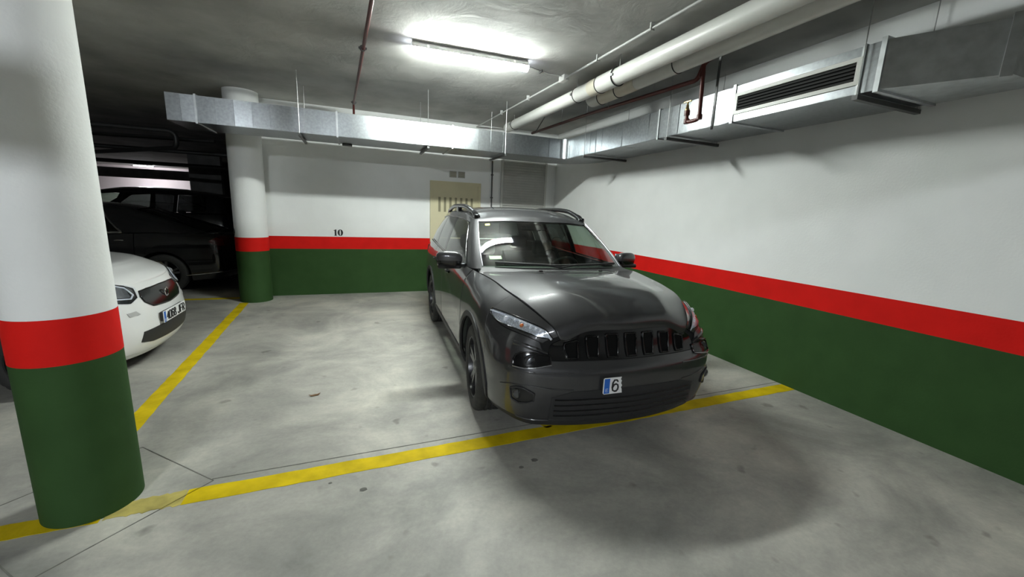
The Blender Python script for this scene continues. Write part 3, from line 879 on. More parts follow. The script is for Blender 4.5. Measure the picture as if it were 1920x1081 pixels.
# long saloon
DB = [gcol(0, 0, .20, .74, 0, .12, 1), gcol(.35, .03, .20, .74, .34, .14, 1), gcol(.60, .10, .20, .755, .55, .2, 1), gcol(.78, .25, .2, .79, .66, .34, .7),
      gcol(.87, .45, .2, .85, .70, .5, .3), gcol(.91, .68, .2, .90, .72, .70), gcol(.92, .93, .2, .945, .74, .93), gcol(.925, 1.5, .2, .985, .83, 1.5),
      gcol(.925, 2.4, .2, 1.0, .87, 2.4), gcol(.925, 3.3, .2, 1.02, .87, 3.3), gcol(.925, 3.85, .2, 1.035, .83, 3.85), gcol(.91, 4.35, .22, 1.035, .75, 4.35),
      gcol(.86, 4.70, .25, 1.025, .66, 4.66, -.4), gcol(.5, 4.86, .25, 1.025, .45, 4.80, -.7), gcol(0, 4.9, .25, 1.03, 0, 4.84, -.7)]
DG = [ghcol(*q, 2.9) for q in [((0, 1.35, .99), (0, 2.15, 1.48)), ((.40, 1.39, .99), (.34, 2.17, 1.47)), ((.76, 1.55, .985), (.57, 2.26, 1.44)), ((.84, 1.85, .99), (.60, 2.45, 1.455)),
      ((.868, 2.3, 1.0), (.62, 2.55, 1.475)), ((.868, 2.7, 1.01), (.62, 2.75, 1.48)), ((.862, 3.1, 1.02), (.60, 3.0, 1.47)), ((.835, 3.75, 1.035), (.56, 3.25, 1.435)),
      ((.70, 4.40, 1.05), (.50, 3.40, 1.41)), ((.36, 4.50, 1.06), (.30, 3.43, 1.43)), ((0, 4.52, 1.06), (0, 3.45, 1.44))]]
# big off-roader: the same family of shape as the grey car, larger
def scaled(cols, sx, sy, sz): return [[(x * sx, y * sy, z * sz) for x, y, z in c] for c in cols]
RB, RG = scaled(JB, 1.05, 1.06, 1.09), scaled(JG, 1.05, 1.06, 1.11)

class Car:
    def __init__(s, name, bodynet, ghnet, arches, loc, rz, sill_t=(6.0, 9.0)):
        s.N, s.G = Net(bodynet), Net(ghnet)
        s.arches = arches                       # (axle y, hub z, arch radius)
        s.root = empty(name, loc, rz)
    # ---- surface sampling
    def arch_v(s, T, extra=0.0):
        """lowest v outside the wheel arch circle for each column"""
        V = np.linspace(0, 1, 161)
        out = []
        for t in np.atleast_1d(T):
            P = s.N.ev(np.full_like(V, t), V); lo = 0.0
            for (yc, zc, r) in s.arches:
                r = r + extra
                dy = np.abs(P[:, 1] - yc)
                ins = (dy < r) & ((P[:, 2] < zc) | (dy ** 2 + (P[:, 2] - zc) ** 2 < r * r))
                if ins.any():
                    k = np.where(ins)[0].max()
                    # refine
                    a, b = V[k], V[min(k + 1, 160)]
                    for _ in range(14):
                        mid = (a + b) / 2; q = s.N.ev(t, mid); d = abs(q[1] - yc)
                        if d < r and (q[2] < zc or d * d + (q[2] - zc) ** 2 < r * r): a = mid
                        else: b = mid
                    lo = max(lo, b)
            out.append(lo)
        return np.array(out)
    def t_at_y(s, y, v=.35):
        a, b = 2.0, s.N.nc - 3.0
        for _ in range(40):
            mid = (a + b) / 2
            if s.N.ev(mid, v)[1] < y: a = mid
            else: b = mid
        return (a + b) / 2
    def cols(s, t0, t1, n, extra=0.0):
        T = list(np.linspace(t0, t1, n))
        for (yc, zc, r) in s.arches:
            for k in range(25):
                y = yc + (r + extra) * math.cos(math.pi * k / 24) * .99999
                t = s.t_at_y(y)
                if min(t0, t1) < t < max(t0, t1): T.append(t)
            for sg in (-1, 1):
                t = s.t_at_y(yc + sg * (r + extra + .003))
                if min(t0, t1) < t < max(t0, t1): T.append(t)
        return np.array(sorted(set(round(x, 5) for x in T)))
    def patch(s, name, net, T, vlo, vhi, nv, material, parent=None, off=0.0, edge=.010, side=1, smooth=40):
        T = np.asarray(T, float)
        lo = np.array([vlo(t) if callable(vlo) else vlo for t in T]) if not isinstance(vlo, np.ndarray) else vlo
        hi = np.array([vhi(t) if callable(vhi) else vhi for t in T]) if not isinstance(vhi, np.ndarray) else vhi
        f = np.linspace(0, 1, nv)
        V = lo[:, None] + (hi - lo)[:, None] * f[None]
        TT = np.repeat(T[:, None], nv, 1)
        P = net.ev(TT, V); n_ = net.nrm(TT, V)
        O = P + n_ * off
        if edge:
            I = P + n_ * (off - edge)
            A = np.concatenate([O[:, :1] * 0 + I[:, :1], O, I[:, -1:]], 1)
            a0 = np.concatenate([I[:1, :1], I[:1], I[:1, -1:]], 1); a1 = np.concatenate([I[-1:, :1], I[-1:], I[-1:, -1:]], 1)
            A = np.concatenate([a0, A, a1], 0)
        else: A = O
        A = A.copy(); A[..., 0] *= side
        nt, nn = A.shape[0], A.shape[1]
        F = []
        for i in range(nt - 1):
            for j in range(nn - 1):
                q = (i * nn + j, (i + 1) * nn + j, (i + 1) * nn + j + 1, i * nn + j + 1)
                F.append(q if side > 0 else q[::-1])
        return mesh(name, A.reshape(-1, 3), F, material, parent or s.root, smooth)
    def both(s, name, *a, **k):
        return [s.patch(name, *a, side=sd, **k) for sd in (1, -1)]
    def ruled(s, name, net, upper, lower, material, parent=None, off=.004, n=24, m_=6, side=1, edge=.006):
        """patch between two (t, v) polylines on the surface"""
        def samp(pl):
            pl = np.array(pl, float); k = np.linspace(0, len(pl) - 1, n); i = np.minimum(k.astype(int), len(pl) - 2); f = (k - i)[:, None]
            return pl[i] * (1 - f) + pl[i + 1] * f
        U, L = samp(upper), samp(lower)
        f = np.linspace(0, 1, m_)[None, :, None]
        TV = L[:, None] * (1 - f) + U[:, None] * f
        P = net.ev(TV[..., 0], TV[..., 1]); n_ = net.nrm(TV[..., 0], TV[..., 1])
        O = P + n_ * off
        if edge:
            I = P + n_ * (off - edge)
            A = np.concatenate([I[:, :1], O, I[:, -1:]], 1)
            A = np.concatenate([np.concatenate([I[:1, :1], I[:1], I[:1, -1:]], 1), A, np.concatenate([I[-1:, :1], I[-1:], I[-1:, -1:]], 1)], 0)
        else: A = O
        A = A.copy(); A[..., 0] *= side
        nt, nn = A.shape[:2]; F = []
        for i in range(nt - 1):
            for j in range(nn - 1):
                F.append((i * nn + j, (i + 1) * nn + j, (i + 1) * nn + j + 1, i * nn + j + 1))
        return mesh(name, A.reshape(-1, 3), F, material, parent or s.root, 40)
    def line(s, name, net, pl, r, material, parent=None, off=.004, closed=False, side=1, n=40):
        pl = [tuple(q) for q in pl]
        if closed: pl = pl + [pl[0]]
        pl = np.array(pl, float); k = np.linspace(0, len(pl) - 1, n + 1); i = np.minimum(k.astype(int), len(pl) - 2); f = (k - i)[:, None]
        q = pl[i] * (1 - f) + pl[i + 1] * f
        P = net.p(q[:, 0], q[:, 1], off); P[:, 0] *= side
        pts = [tuple(x) for x in P]
        if closed: pts = pts[:-1]
        return MB().tube(pts, r, 6, closed=closed).build(name, material, parent or s.root, 60)
    def coons(s, name, F, R, Lf, Rt, material, nu=33, nw=25, bump=None, edge=.010, parent=None):
        """F, R: curves in u (-1..1); Lf, Rt: curves in w (0..1)"""
        us = np.linspace(-1, 1, nu); ws = np.linspace(0, 1, nw)
        f = np.array([F(u) for u in us]); r = np.array([R(u) for u in us]); l = np.array([Lf(w) for w in ws]); t = np.array([Rt(w) for w in ws])
        a = (us + 1) / 2
        A = np.zeros((nw, nu, 3))
        for j, w_ in enumerate(ws):
            S = (1 - w_) * f + w_ * r
            T = (1 - a)[:, None] * l[j] + a[:, None] * t[j]
            B = (1 - a)[:, None] * ((1 - w_) * f[0] + w_ * r[0]) + a[:, None] * ((1 - w_) * f[-1] + w_ * r[-1])
            A[j] = S + T - B
            if bump is not None: A[j, :, 2] += np.array([bump(u, w_) for u in us])
        if edge:
            d = np.array([0, 0, -edge])
            A = np.concatenate([A[:, :1] + d, A, A[:, -1:] + d], 1)
            A = np.concatenate([A[:1] + d, A, A[-1:] + d], 0)
        nt, nn = A.shape[:2]; Fc = []
        for i in range(nt - 1):
            for j in range(nn - 1): Fc.append((i * nn + j, i * nn + j + 1, (i + 1) * nn + j + 1, (i + 1) * nn + j))
        s.last = A[1:-1, 1:-1] if edge else A
        return mesh(name, A.reshape(-1, 3), Fc, material, parent or s.root, 40)
    # ---- running gear and hidden shell
    def wheel(s, y, R, w, x, steer=0.0, detail=True, face='rim', silver='rim_face'):
        for sd in (1, -1):
            hub = MB(); nseg = 72
            prof = [(R * .66, -w * .40), (R * .72, -w * .49), (R * .84, -w * .52), (R * .94, -w * .485), (R * .985, -w * .42), (R, -w * .33), (R, -w * .20), (R - .008, -w * .185), (R - .008, -w * .15), (R + .001, -w * .135),
                    (R + .001, -.014), (R - .008, -.009), (R - .008, .009), (R + .001, .014), (R + .001, w * .135), (R - .008, w * .15), (R - .008, w * .185), (R, w * .20), (R, w * .33), (R * .985, w * .42), (R * .94, w * .485), (R * .84, w * .52), (R * .72, w * .49), (R * .66, w * .40)]
            v = []; f = []
            for i, (r, h) in enumerate(prof):
                for k in range(nseg * 2):
                    rr = r
                    if detail and 3 < i < len(prof) - 4 and r > R * .98 and (k % 4 == (0 if abs(h) > w * .25 else 2)): rr = r - .006
                    a = math.pi * k / nseg
                    v.append((h, rr * math.cos(a), rr * math.sin(a)))
            n2 = nseg * 2
            for i in range(len(prof) - 1):
                for k in range(n2): f.append((i * n2 + k, i * n2 + (k + 1) % n2, (i + 1) * n2 + (k + 1) % n2, (i + 1) * n2 + k))
            tire = mesh('wheel', v, f, M['tire'], s.root, 35)
            tire.location = (sd * x, y, R); tire.rotation_euler = (0, 0, steer if sd > 0 else steer)
            o = 1 if sd > 0 else -1
            b = MB()
            rp = [(R * .70, o * w * .46), (R * .685, o * w * .48), (R * .665, o * w * .46), (R * .64, o * w * .30), (R * .62, -o * w * .3), (R * .3, -o * w * .34), (.001, -o * w * .34)]
            b.lathe(rp, 48, 'x'); b.build('rim', M[face], tire, 40)
            xo = o * w * .40
            for k in range(5):
                a = 2 * math.pi * k / 5 + .3
                sp = MB()
                for da in (-.20, .20):
                    a2 = a + da * .85
                    c0, s0, c1, s1 = math.cos(a + da * .55), math.sin(a + da * .55), math.cos(a2), math.sin(a2)
                    r0, r1 = R * .12, R * .665
                    n0 = (-s0, c0); n1 = (-s1, c1)
                    w0, w1 = R * .055, R * .045
                    q = [(r0 * c0 + n0[0] * w0, r0 * s0 + n0[1] * w0), (r0 * c0 - n0[0] * w0, r0 * s0 - n0[1] * w0), (r1 * c1 - n1[0] * w1, r1 * s1 - n1[1] * w1), (r1 * c1 + n1[0] * w1, r1 * s1 + n1[1] * w1)]
                    vv = [(xo - o * .012, *q[0]), (xo - o * .012, *q[1]), (xo, *q[2]), (xo, *q[3])] + [(xo - o * .05, *t) for t in q]
                    sp.add(vv, [(0, 1, 2, 3), (4, 7, 6, 5), (0, 4, 5, 1), (1, 5, 6, 2), (2, 6, 7, 3), (3, 7, 4, 0)])
                sp.build('spoke', M[silver], tire)
            MB().lathe([(.001, xo + o * .004), (R * .10, xo + o * .002), (R * .16, xo - o * .012), (R * .16, xo - o * .05)], 24, 'x').build('hub_cap', M[silver], tire, 40)
    def shell(s, L, W, zfloor=.26):
        """dark inner skin, floor pan and wheel wells"""
        T = s.cols(0, s.N.nc - 1, 60)
        lo = s.arch_v(T)
        for sd in (1, -1):
            s.patch('inner_shell', s.N, T, np.maximum(lo, .02), .985, 10, M['under'], off=-.022, edge=0, side=sd)
        b = MB()
        pts = [s.N.ev(t, .06) for t in np.linspace(.3, s.N.nc - 1.3, 40)]
        out = [(p_[0] * .90 if not any(abs(p_[1] - yc) < r + .03 for yc, zc, r in s.arches) else .52, np.clip(p_[1], .12, L - .12)) for p_ in pts]
        poly = out + [(-x, y) for x, y in out[::-1]]
        b.prism([(float(x), float(y)) for x, y in poly], lambda x, y: (x, y, zfloor - .04), lambda x, y: (x, y, zfloor))
        b.build('floor_pan', M['under'], s.root)
        for (yc, zc, r) in s.arches:
            for sd in (1, -1):
                bb = MB(); n = 24; rr = r + .012
                arc = [(yc + rr * math.cos(math.pi * k / n), zc + rr * math.sin(math.pi * k / n)) for k in range(n + 1)]
                arc = [(yc + rr, .24)] + arc + [(yc - rr, .24)]
                v = [(sd * (W - .05), y, z) for y, z in arc] + [(sd * .50, y, z) for y, z in arc]
                m_ = len(arc)
                bb.add(v, [(i, i + 1, m_ + i + 1, m_ + i) for i in range(m_ - 1)] + [tuple(range(m_, 2 * m_))])
                bb.build('wheel_arch_liner', M['under'], s.root)
    def roof(s, tA, tD, material, name='roof', crown=0.0):
        G = s.G; e = G.nc - 1
        F = lambda u: G.ev(u * tA, 1.0)
        R_ = lambda u: G.ev((e - (1 - abs(u)) * 0 - (e - tD) * (1 - abs(u))) * (1 if u >= 0 else -1), 1.0) if abs(u) < 1 else G.ev(tD * u, 1.0)
        R_ = lambda u: G.ev((tD + (e - tD) * (1 - abs(u))) * (1 if u >= 0 else -1), 1.0)
        Lf = lambda w_: G.ev(-(tA + w_ * (tD - tA)), 1.0)
        Rt = lambda w_: G.ev(tA + w_ * (tD - tA), 1.0)
        return s.coons(name, F, R_, Lf, Rt, material, 33, 33, edge=.008, bump=(lambda u, w_: crown * (1 - u * u) ** .8 * max(math.sin(math.pi * min(w_ * 1.0, 1.0)), 0) ** .55) if crown else None)
    def hood(s, tF, tC, rear_c, material, bump, name='hood'):
        N = s.N
        c = N.ev(tC, 1.0)
        F = lambda u: N.ev(u * tF, 1.0)
        R_ = lambda u: np.array([c[0] * u, c[1] - (c[1] - rear_c[0]) * (1 - u * u), c[2] + (rear_c[1] - c[2]) * (1 - u * u)])
        Lf = lambda w_: N.ev(-(tF + w_ * (tC - tF)), 1.0)
        Rt = lambda w_: N.ev(tF + w_ * (tC - tF), 1.0)
        s.hoodR = R_
        return s.coons(name, F, R_, Lf, Rt, material, 49, 41, bump=bump)
    def cowl(s, tG, material):
        us = np.linspace(-1, 1, 33); A = np.array([[s.hoodR(u) + np.array([0, -.03, -.012]), s.G.ev(u * tG, .07) + np.array([0, .01, -.008])] for u in us])
        nt = len(us)
        return mesh('cowl_panel', A.reshape(-1, 3), [(2 * i, 2 * i + 2, 2 * i + 3, 2 * i + 1) for i in range(nt - 1)], material, s.root, 40)
    def seats(s, rows, x=.38, z=.30, h=1.0):
        for y in rows:
            for sd in (1, -1):
                b = MB()
                b.bevbox(sd * x - .25, sd * x + .25, y - .28, y + .22, z + .12, z + .32, .07)
                b.build('seat_cushion', M['seat'], s.root, 50)
                b = MB()
                prof = [(-.05, .28), (-.07, .55), (.0, .85), (.06, .93), (.12, .92), (.13, .85), (.10, .5), (.10, .28)]
                b.prism([(y + .18 + a + (zz - .3) * .18, z + zz * h * .78) for a, zz in prof], lambda yy, zz: (sd * x - .235, yy, zz), lambda yy, zz: (sd * x + .235, yy, zz))
                b.build('seat_back', M['seat'], s.root, 50)
                MB().bevbox(sd * x - .13, sd * x + .13, y + .30, y + .40, z + h * .76, z + h * .76 + .19, .045).build('headrest', M['seat'], s.root, 50)

def plate_text(parent, chars, x0, zc, hgt, y, wch, rz=None):
    """flat sans characters from strokes, in the plate's own plane"""
    G_ = {'0': [[(0, .2), (0, .8), (.2, 1), (.8, 1), (1, .8), (1, .2), (.8, 0), (.2, 0), (0, .2)]],
          '4': [[(.75, 0), (.75, 1), (0, .32), (1, .32)]],
          '6': [[(.9, .85), (.7, 1), (.3, 1), (.05, .75), (0, .35), (.12, .08), (.4, 0), (.7, 0), (.95, .15), (1, .35), (.9, .55), (.65, .64), (.3, .6), (.03, .35)]],
          '8': [[(.5, .53), (.15, .65), (.1, .85), (.3, 1), (.7, 1), (.9, .85), (.85, .65), (.5, .53), (.1, .4), (0, .2), (.2, 0), (.8, 0), (1, .2), (.9, .4), (.5, .53)]],
          'J': [[(.85, 1), (.85, .2), (.65, 0), (.3, 0), (.05, .2)]],
          'F': [[(.05, 0), (.05, 1), (1, 1)], [(.05, .52), (.8, .52)]],
          'R': [[(.05, 0), (.05, 1), (.7, 1), (.95, .85), (.95, .62), (.7, .48), (.05, .48)], [(.55, .48), (1, 0)]],
          'E': [[(1, 0), (.05, 0), (.05, 1), (1, 1)], [(.05, .52), (.85, .52)]]}
    out = []
    x = x0
    for ch in chars:
        if ch != ' ':
            b = MB()
            for st in G_[ch]:
                b.tube([(x + a * wch * .78, y, zc - hgt / 2 + c * hgt) for a, c in st], hgt * .075, 6)
            out.append(b)
        x += wch
    return out

# ------------------------------------------------------------------ the dark grey car in the bay
yawJ = math.radians(2.95)
FAx, FAy = 1.762, 2.935
lx, ly = FAx - .92 * math.sin(yawJ), FAy - .92 * math.cos(yawJ)
J = Car('grey_suv', JB, JG, [(.92, .365, .415), (3.62, .365, .415)], (lx, ly, 0), -yawJ)
tag(J.root, 'dark grey sport utility car with black seven slot grille parked in the bay', 'car')
N, G = J.N, J.G
J.shell(4.62, .93)
sst = lambda a, b_, x: (lambda q: q * q * (3 - 2 * q))(min(max((x - a) / (b_ - a), 0), 1))
bump_hi = lambda t: .625 + .235 * sst(2.05, 2.55, abs(t))
tfront = J.t_at_y(.92 - .418)
T = np.linspace(-tfront, tfront, 90)
J.patch('front_bumper', N, T, .10, bump_hi, 18, M['paint'])
J.patch('lower_valance', N, T, .0, .095, 4, M['plastic'])
J.patch('grille_panel', N, np.linspace(-2.12, 2.12, 40), .635, .995, 8, M['gloss_black'], off=.002)
# fenders, doors, quarters, sills
T = J.cols(2.42, 7.08, 60)
lo = np.maximum(J.arch_v(T), np.array([.867 if t < tfront else 0.0 for t in T]))
J.both('fender', N, T, lo, .992, 14, M['paint'])
T = J.cols(7.10, 8.38, 14); J.both('front_door', N, T, np.maximum(J.arch_v(T), .17), .990, 14, M['paint'])
tq = 9.28
T = J.cols(8.40, tq, 14); J.both('rear_door', N, T, np.maximum(J.arch_v(T), .17), .990, 14, M['paint'])
T = J.cols(tq + .02, 12.2, 40); J.both('rear_quarter_panel', N, T, np.maximum(J.arch_v(T), np.array([.0 if t > 9.9 else .17 for t in T])), .992, 14, M['paint'])
T = J.cols(6.55, 9.95, 30); lo = J.arch_v(T); J.both('sill', N, T, lo, np.maximum(lo + .001, .162), 5, M['plastic'], off=.006)
J.patch('tailgate', N, np.concatenate([np.linspace(12.22, 14, 14), -np.linspace(14, 12.22, 14)[1:]]) if False else np.linspace(12.22, 14, 16), .0, .992, 12, M['paint'])
J.patch('tailgate', N, np.linspace(12.22, 14, 16), .0, .992, 12, M['paint'], side=-1)
# wheel arch cladding
for (yc, zc, r) in J.arches:
    ta, tb = J.t_at_y(yc - r - .05), J.t_at_y(yc + r + .05)
    T = J.cols(ta, tb, 40, .0)
    T = np.array(sorted(set(list(T) + list(J.cols(ta, tb, 2, .045)))))
    a, b_ = J.arch_v(T), J.arch_v(T, .045)
    J.both('wheel_arch_trim', N, T, a, np.maximum(b_, a + .0005), 4, M['plastic'], off=.009)
# hood with a raised centre
def hood_bump(u, w_):
    dome = .5 - .5 * math.tanh((abs(u) - .58) * 18)
    return .016 * (1 - u ** 2) * math.sin(math.pi * w_) ** .8 + .008 * dome * sst(0, .25, w_) * (1 - .3 * w_)
J.hood(2.15, 6.86, (1.10, 1.118), M['paint'], hood_bump)
J.cowl(1.95, M['plastic'])
for x in (-.30, .28):
    MB().bevbox(x - .016, x + .016, .995, 1.02, 1.130, 1.142, .004).build('washer_nozzle', M['gloss_black'], J.root, 40)
# glasshouse
J.patch('windscreen', G, np.linspace(-1.93, 1.93, 40), .05, .965, 16, M['glass'], edge=0)
J.patch('windscreen_surround', G, np.linspace(-1.95, 1.95, 40), .962, .999, 3, M['paint'], off=.002)
J.both('a_pillar', G, np.linspace(1.955, 2.93, 10), .0, 1.0, 14, M['paint'], off=.003)
J.both('front_side_window', G, np.linspace(3.02, 4.5, 18), .03, .885, 12, M['glass_side'], edge=0)
J.both('b_pillar', G, np.linspace(4.5, 4.7, 4), .03, .885, 10, M['gloss_black'], off=.001)
J.both('rear_side_window', G, np.linspace(4.7, 5.95, 14), .03, .885, 12, M['glass_dark'], edge=0)
J.both('c_pillar', G, np.linspace(5.95, 6.15, 4), .03, .885, 10, M['gloss_black'], off=.001)
J.both('quarter_window', G, np.linspace(6.15, 7.1, 12), .05, .87, 12, M['glass_dark'], edge=0)
J.both('d_pillar', G, np.linspace(7.12, 8.3, 12), .0, 1.0, 12, M['paint'])
J.both('window_top_rail', G, np.linspace(2.95, 7.12, 40), .885, 1.0, 4, M['paint'], off=.002)
J.both('belt_moulding', G, np.linspace(2.95, 7.12, 40), .0, .032, 3, M['gloss_black'], off=.006)
for q in (.90,):
    for sd in (1, -1):
        J.line('window_seal', G, [(3.02, .04), (3.02, .88), (4.0, .885), (6.0, .885), (7.1, .86)], .006, M['gloss_black'], off=.004, side=sd)
for sd in (1, -1):
    J.line('screen_seal', G, [(1.94, .04), (1.94, .5), (1.94, .97)], .0045, M['satin'], off=.005, side=sd)
J.patch('rear_window', G, np.linspace(8.3, 10, 14), .06, .96, 8, M['glass_dark'], edge=0)
J.patch('rear_window', G, np.linspace(8.3, 10, 14), .06, .96, 8, M['glass_dark'], edge=0, side=-1)
J.roof(2.0, 8.0, M['paint'], crown=.085)
A = J.last.copy(); A[..., 2] -= .035; A[..., 0] *= .97
nt, nn = A.shape[:2]
hdl = mesh('headliner', A.reshape(-1, 3), [(i * nn + j, i * nn + j + 1, (i + 1) * nn + j + 1, (i + 1) * nn + j) for i in range(nt - 1) for j in range(nn - 1)], M['headliner'], J.root, 40)
# roof rails
for sd in (1, -1):
    ys = np.linspace(2.07, 3.95, 26); pts = []
    for y in ys:
        k = (y - 2.07) / 1.88
        tt = np.interp(y, [2.04, 2.2, 2.48, 2.95, 3.42, 3.95, 4.2], [2, 3, 4, 5, 6, 7, 8])
        e = G.ev(tt, 1.0)
        pts.append((sd * (e[0] - .035), y, e[2] + .020 + .058 * min(1, math.sin(math.pi * min(max(k, .0), 1)) ** .42 * 1.05)))
    rail = MB().tube([(p_[0], p_[1], p_[2]) for p_ in pts], [.026 if 1 < i < 24 else .032 for i in range(26)], 10).build('roof_rail', M['gloss_black'], J.root, 50)
    for y in (2.12, 3.0, 3.9):
        tt = np.interp(y, [2.04, 2.2, 2.48, 2.95, 3.42, 3.95, 4.2], [2, 3, 4, 5, 6, 7, 8]); e = G.ev(tt, 1.0)
        MB().bevbox(sd * (e[0] - .035) - .024, sd * (e[0] - .035) + .024, y - .07, y + .07, e[2] - .004, e[2] + (.048 if y != 3.0 else .075), .015).build('rail_foot', M['gloss_black'], rail, 50)
# grille slots
def t_of_x(x, v):
    a, c = 0.0, 3.0
    for _ in range(40):
        mid = (a + c) / 2
        if N.ev(mid, v)[0] < abs(x): a = mid
        else: c = mid
    return math.copysign((a + c) / 2, x)
for i in range(7):
    xc = (i - 3) * .142
    top_v = .955 - .004 * abs(i - 3) ** 2
    def tv(dx, v): return (t_of_x(xc + dx, v) if abs(xc + dx) > 1e-4 else 0.0, v)
    up = [tv(dx, top_v) for dx in (-.040, -.02, .0001, .02, .040)]; lw = [tv(dx, .665) for dx in (-.034, -.017, .0001, .017, .034)]
    sl = J.ruled('grille_slot', N, up, lw, M['cavity_shade'], off=.004, n=8, m_=6)  # raised dark patch painted as the shade inside the slot
    J.line('slot_bezel', N, up + [tv(.043, .9), tv(.038, .72)] + lw[::-1] + [tv(-.038, .72), tv(-.043, .9)], .0075, M['gloss_black'], sl, off=.007, closed=True, n=56)
# headlights, pods, fog lamps on both sides
for sd in (1, -1):
    up = [(4.64, .890), (4.3, .915), (3.954, .930), (3.309, .947), (2.869, .959), (2.381, .953)]
    lw = [(4.50, .868), (4.3, .868), (4.081, .871), (3.634, .882), (3.196, .886), (2.78, .893), (2.381, .945)]
    hl = J.ruled('headlight', N, up, lw, M['gloss_black'], off=.003, n=40, m_=8, side=sd)
    sh = lambda pl, c, k: [(c[0] + (t - c[0]) * k, c[1] + (v - c[1]) * k) for t, v in pl]
    cc = (3.5, .91)
    J.ruled('reflector', N, [(t * .995 + .015, v - .004) for t, v in up], [(t * .99 + .03, v + .002) for t, v in lw], M['reflector'], hl, off=.006, n=40, m_=8, side=sd)
    J.line('light_guide', N, [(t * .98 + .06, v - .013) for t, v in up], .006, M['led'], hl, off=.010, side=sd)
    for k in range(7):
        t = 2.75 + k * .16
        v_ = np.interp(t, [2.38, 2.87, 3.3, 3.95], [.948, .935, .925, .915])
        q = N.p(t, v_, .008); MB().lathe([(.001, -.006), (.012, -.004), (.014, .0), (.010, .004), (.001, .006)], 12, 'y', (sd * q[0], q[1], q[2])).build('led_cell', M['led'], hl, 50)
    q = N.p(3.45, .912, .008); MB().lathe([(.001, -.012), (.012, -.008), (.015, .0), (.012, .008), (.001, .012)], 14, 'y', (sd * q[0], q[1], q[2])).build('turn_bulb', M['amber'], hl, 50)
    q = N.p(3.95, .902, .008); MB().lathe([(.001, -.010), (.020, -.006), (.022, .0), (.018, .006), (.001, .010)], 16, 'y', (sd * q[0], q[1], q[2])).build('lens_bowl', M['led'], hl, 50)
    J.ruled('lens', N, up, lw, M['lens'], hl, off=.016, n=40, m_=8, side=sd, edge=0)
    J.line('headlight_rim', N, up + lw[::-1], .004, M['gloss_black'], hl, off=.010, closed=True, side=sd, n=80)
    # recessed lamp pod
    up = [(3.295, .60), (3.20, .66), (3.05, .690), (2.627, .717), (2.076, .700)]; lw = [(3.295, .535), (3.1, .532), (2.608, .545), (2.3, .56), (2.123, .580)]
    pod = J.ruled('headlamp_pod', N, up, lw, M['gloss_black'], off=.0025, n=30, m_=8, side=sd)
    J.line('pod_rim', N, up + lw[::-1], .007, M['gloss_black'], pod, off=.006, closed=True, side=sd, n=60)
    J.line('pod_trim', N, [(3.29, .532), (2.9, .528), (2.5, .545), (2.1, .572)], .004, M['satin'], pod, off=.010, side=sd)
    q = N.p(2.75, .625, .0); MB().lathe([(.001, -.018), (.030, -.012), (.036, .0), (.036, .02)], 20, 'y', (sd * q[0], q[1], q[2])).build('projector', M['lens'], pod, 50)
    q = N.p(2.75, .625, -.004); MB().lathe([(.001, .0), (.034, -.004), (.034, .01)], 20, 'y', (sd * q[0], q[1], q[2])).build('projector_bowl', M['steel_dark'], pod, 50)
    # fog lamp
    up = [(3.366, .324), (3.15, .345), (2.955, .347), (2.586, .311)]; lw = [(3.327, .239), (3.092, .222), (2.8, .235), (2.60, .256)]
    fg = J.ruled('fog_light', N, up, lw, M['gloss_black'], off=.0025, n=24, m_=6, side=sd)
    J.line('fog_rim', N, up + lw[::-1], .006, M['plastic'], fg, off=.005, closed=True, side=sd, n=50)
    q = N.p(3.10, .29, .0); MB().lathe([(.001, -.016), (.028, -.010), (.036, .0), (.040, .012)], 20, 'y', (sd * q[0], q[1], q[2])).build('fog_lens', M['lens'], fg, 50)
    MB().lathe([(.001, -.004), (.030, -.002), (.030, .01)], 18, 'y', (sd * q[0], q[1], q[2])).build('fog_bowl', M['steel_dark'], fg, 50)
    # tail lamp
    J.ruled('tail_light', N, [(11.5, .88), (12.1, .90), (12.8, .88)], [(11.6, .74), (12.1, .72), (12.8, .74)], M['redlens'], off=.008, side=sd)
# lower air intake
J.ruled('lower_intake', N, [(-2.07, .295), (-1.5, .335), (0, .345), (1.5, .335), (2.07, .295)], [(-2.12, .13), (-1.2, .108), (0, .105), (1.2, .108), (2.12, .13)], M['plastic'], off=.003, n=50, m_=6)
for v_ in (.16, .20, .24, .28):
    J.line('intake_bar', N, [(-1.98, v_ + .002), (0, v_), (1.98, v_ + .002)], .005, M['gloss_black'], off=.006)
for sd in (1, -1):
    J.line('bumper_crease', N, [(3.45, .52), (3.2, .505), (2.6, .492), (2.0, .490), (1.5, .50)], .0055, M['paint'], off=.001, side=sd)
    J.line('bumper_crease', N, [(3.75, .33), (3.4, .355), (2.8, .372), (2.1, .352), (1.5, .345)], .005, M['paint'], off=.001, side=sd)
    J.line('bumper_ridge', N, [(3.35, .775), (2.9, .775), (2.5, .765), (2.15, .73)], .016, M['paint'], off=-.006, side=sd)
for sd in (1, -1):
    J.line('lip_reflection', N, [(3.2, .098), (2.8, .097), (2.1, .108)], .006, M['paint'], off=.003, side=sd)  # bead added to stand for the reflected line along the chin
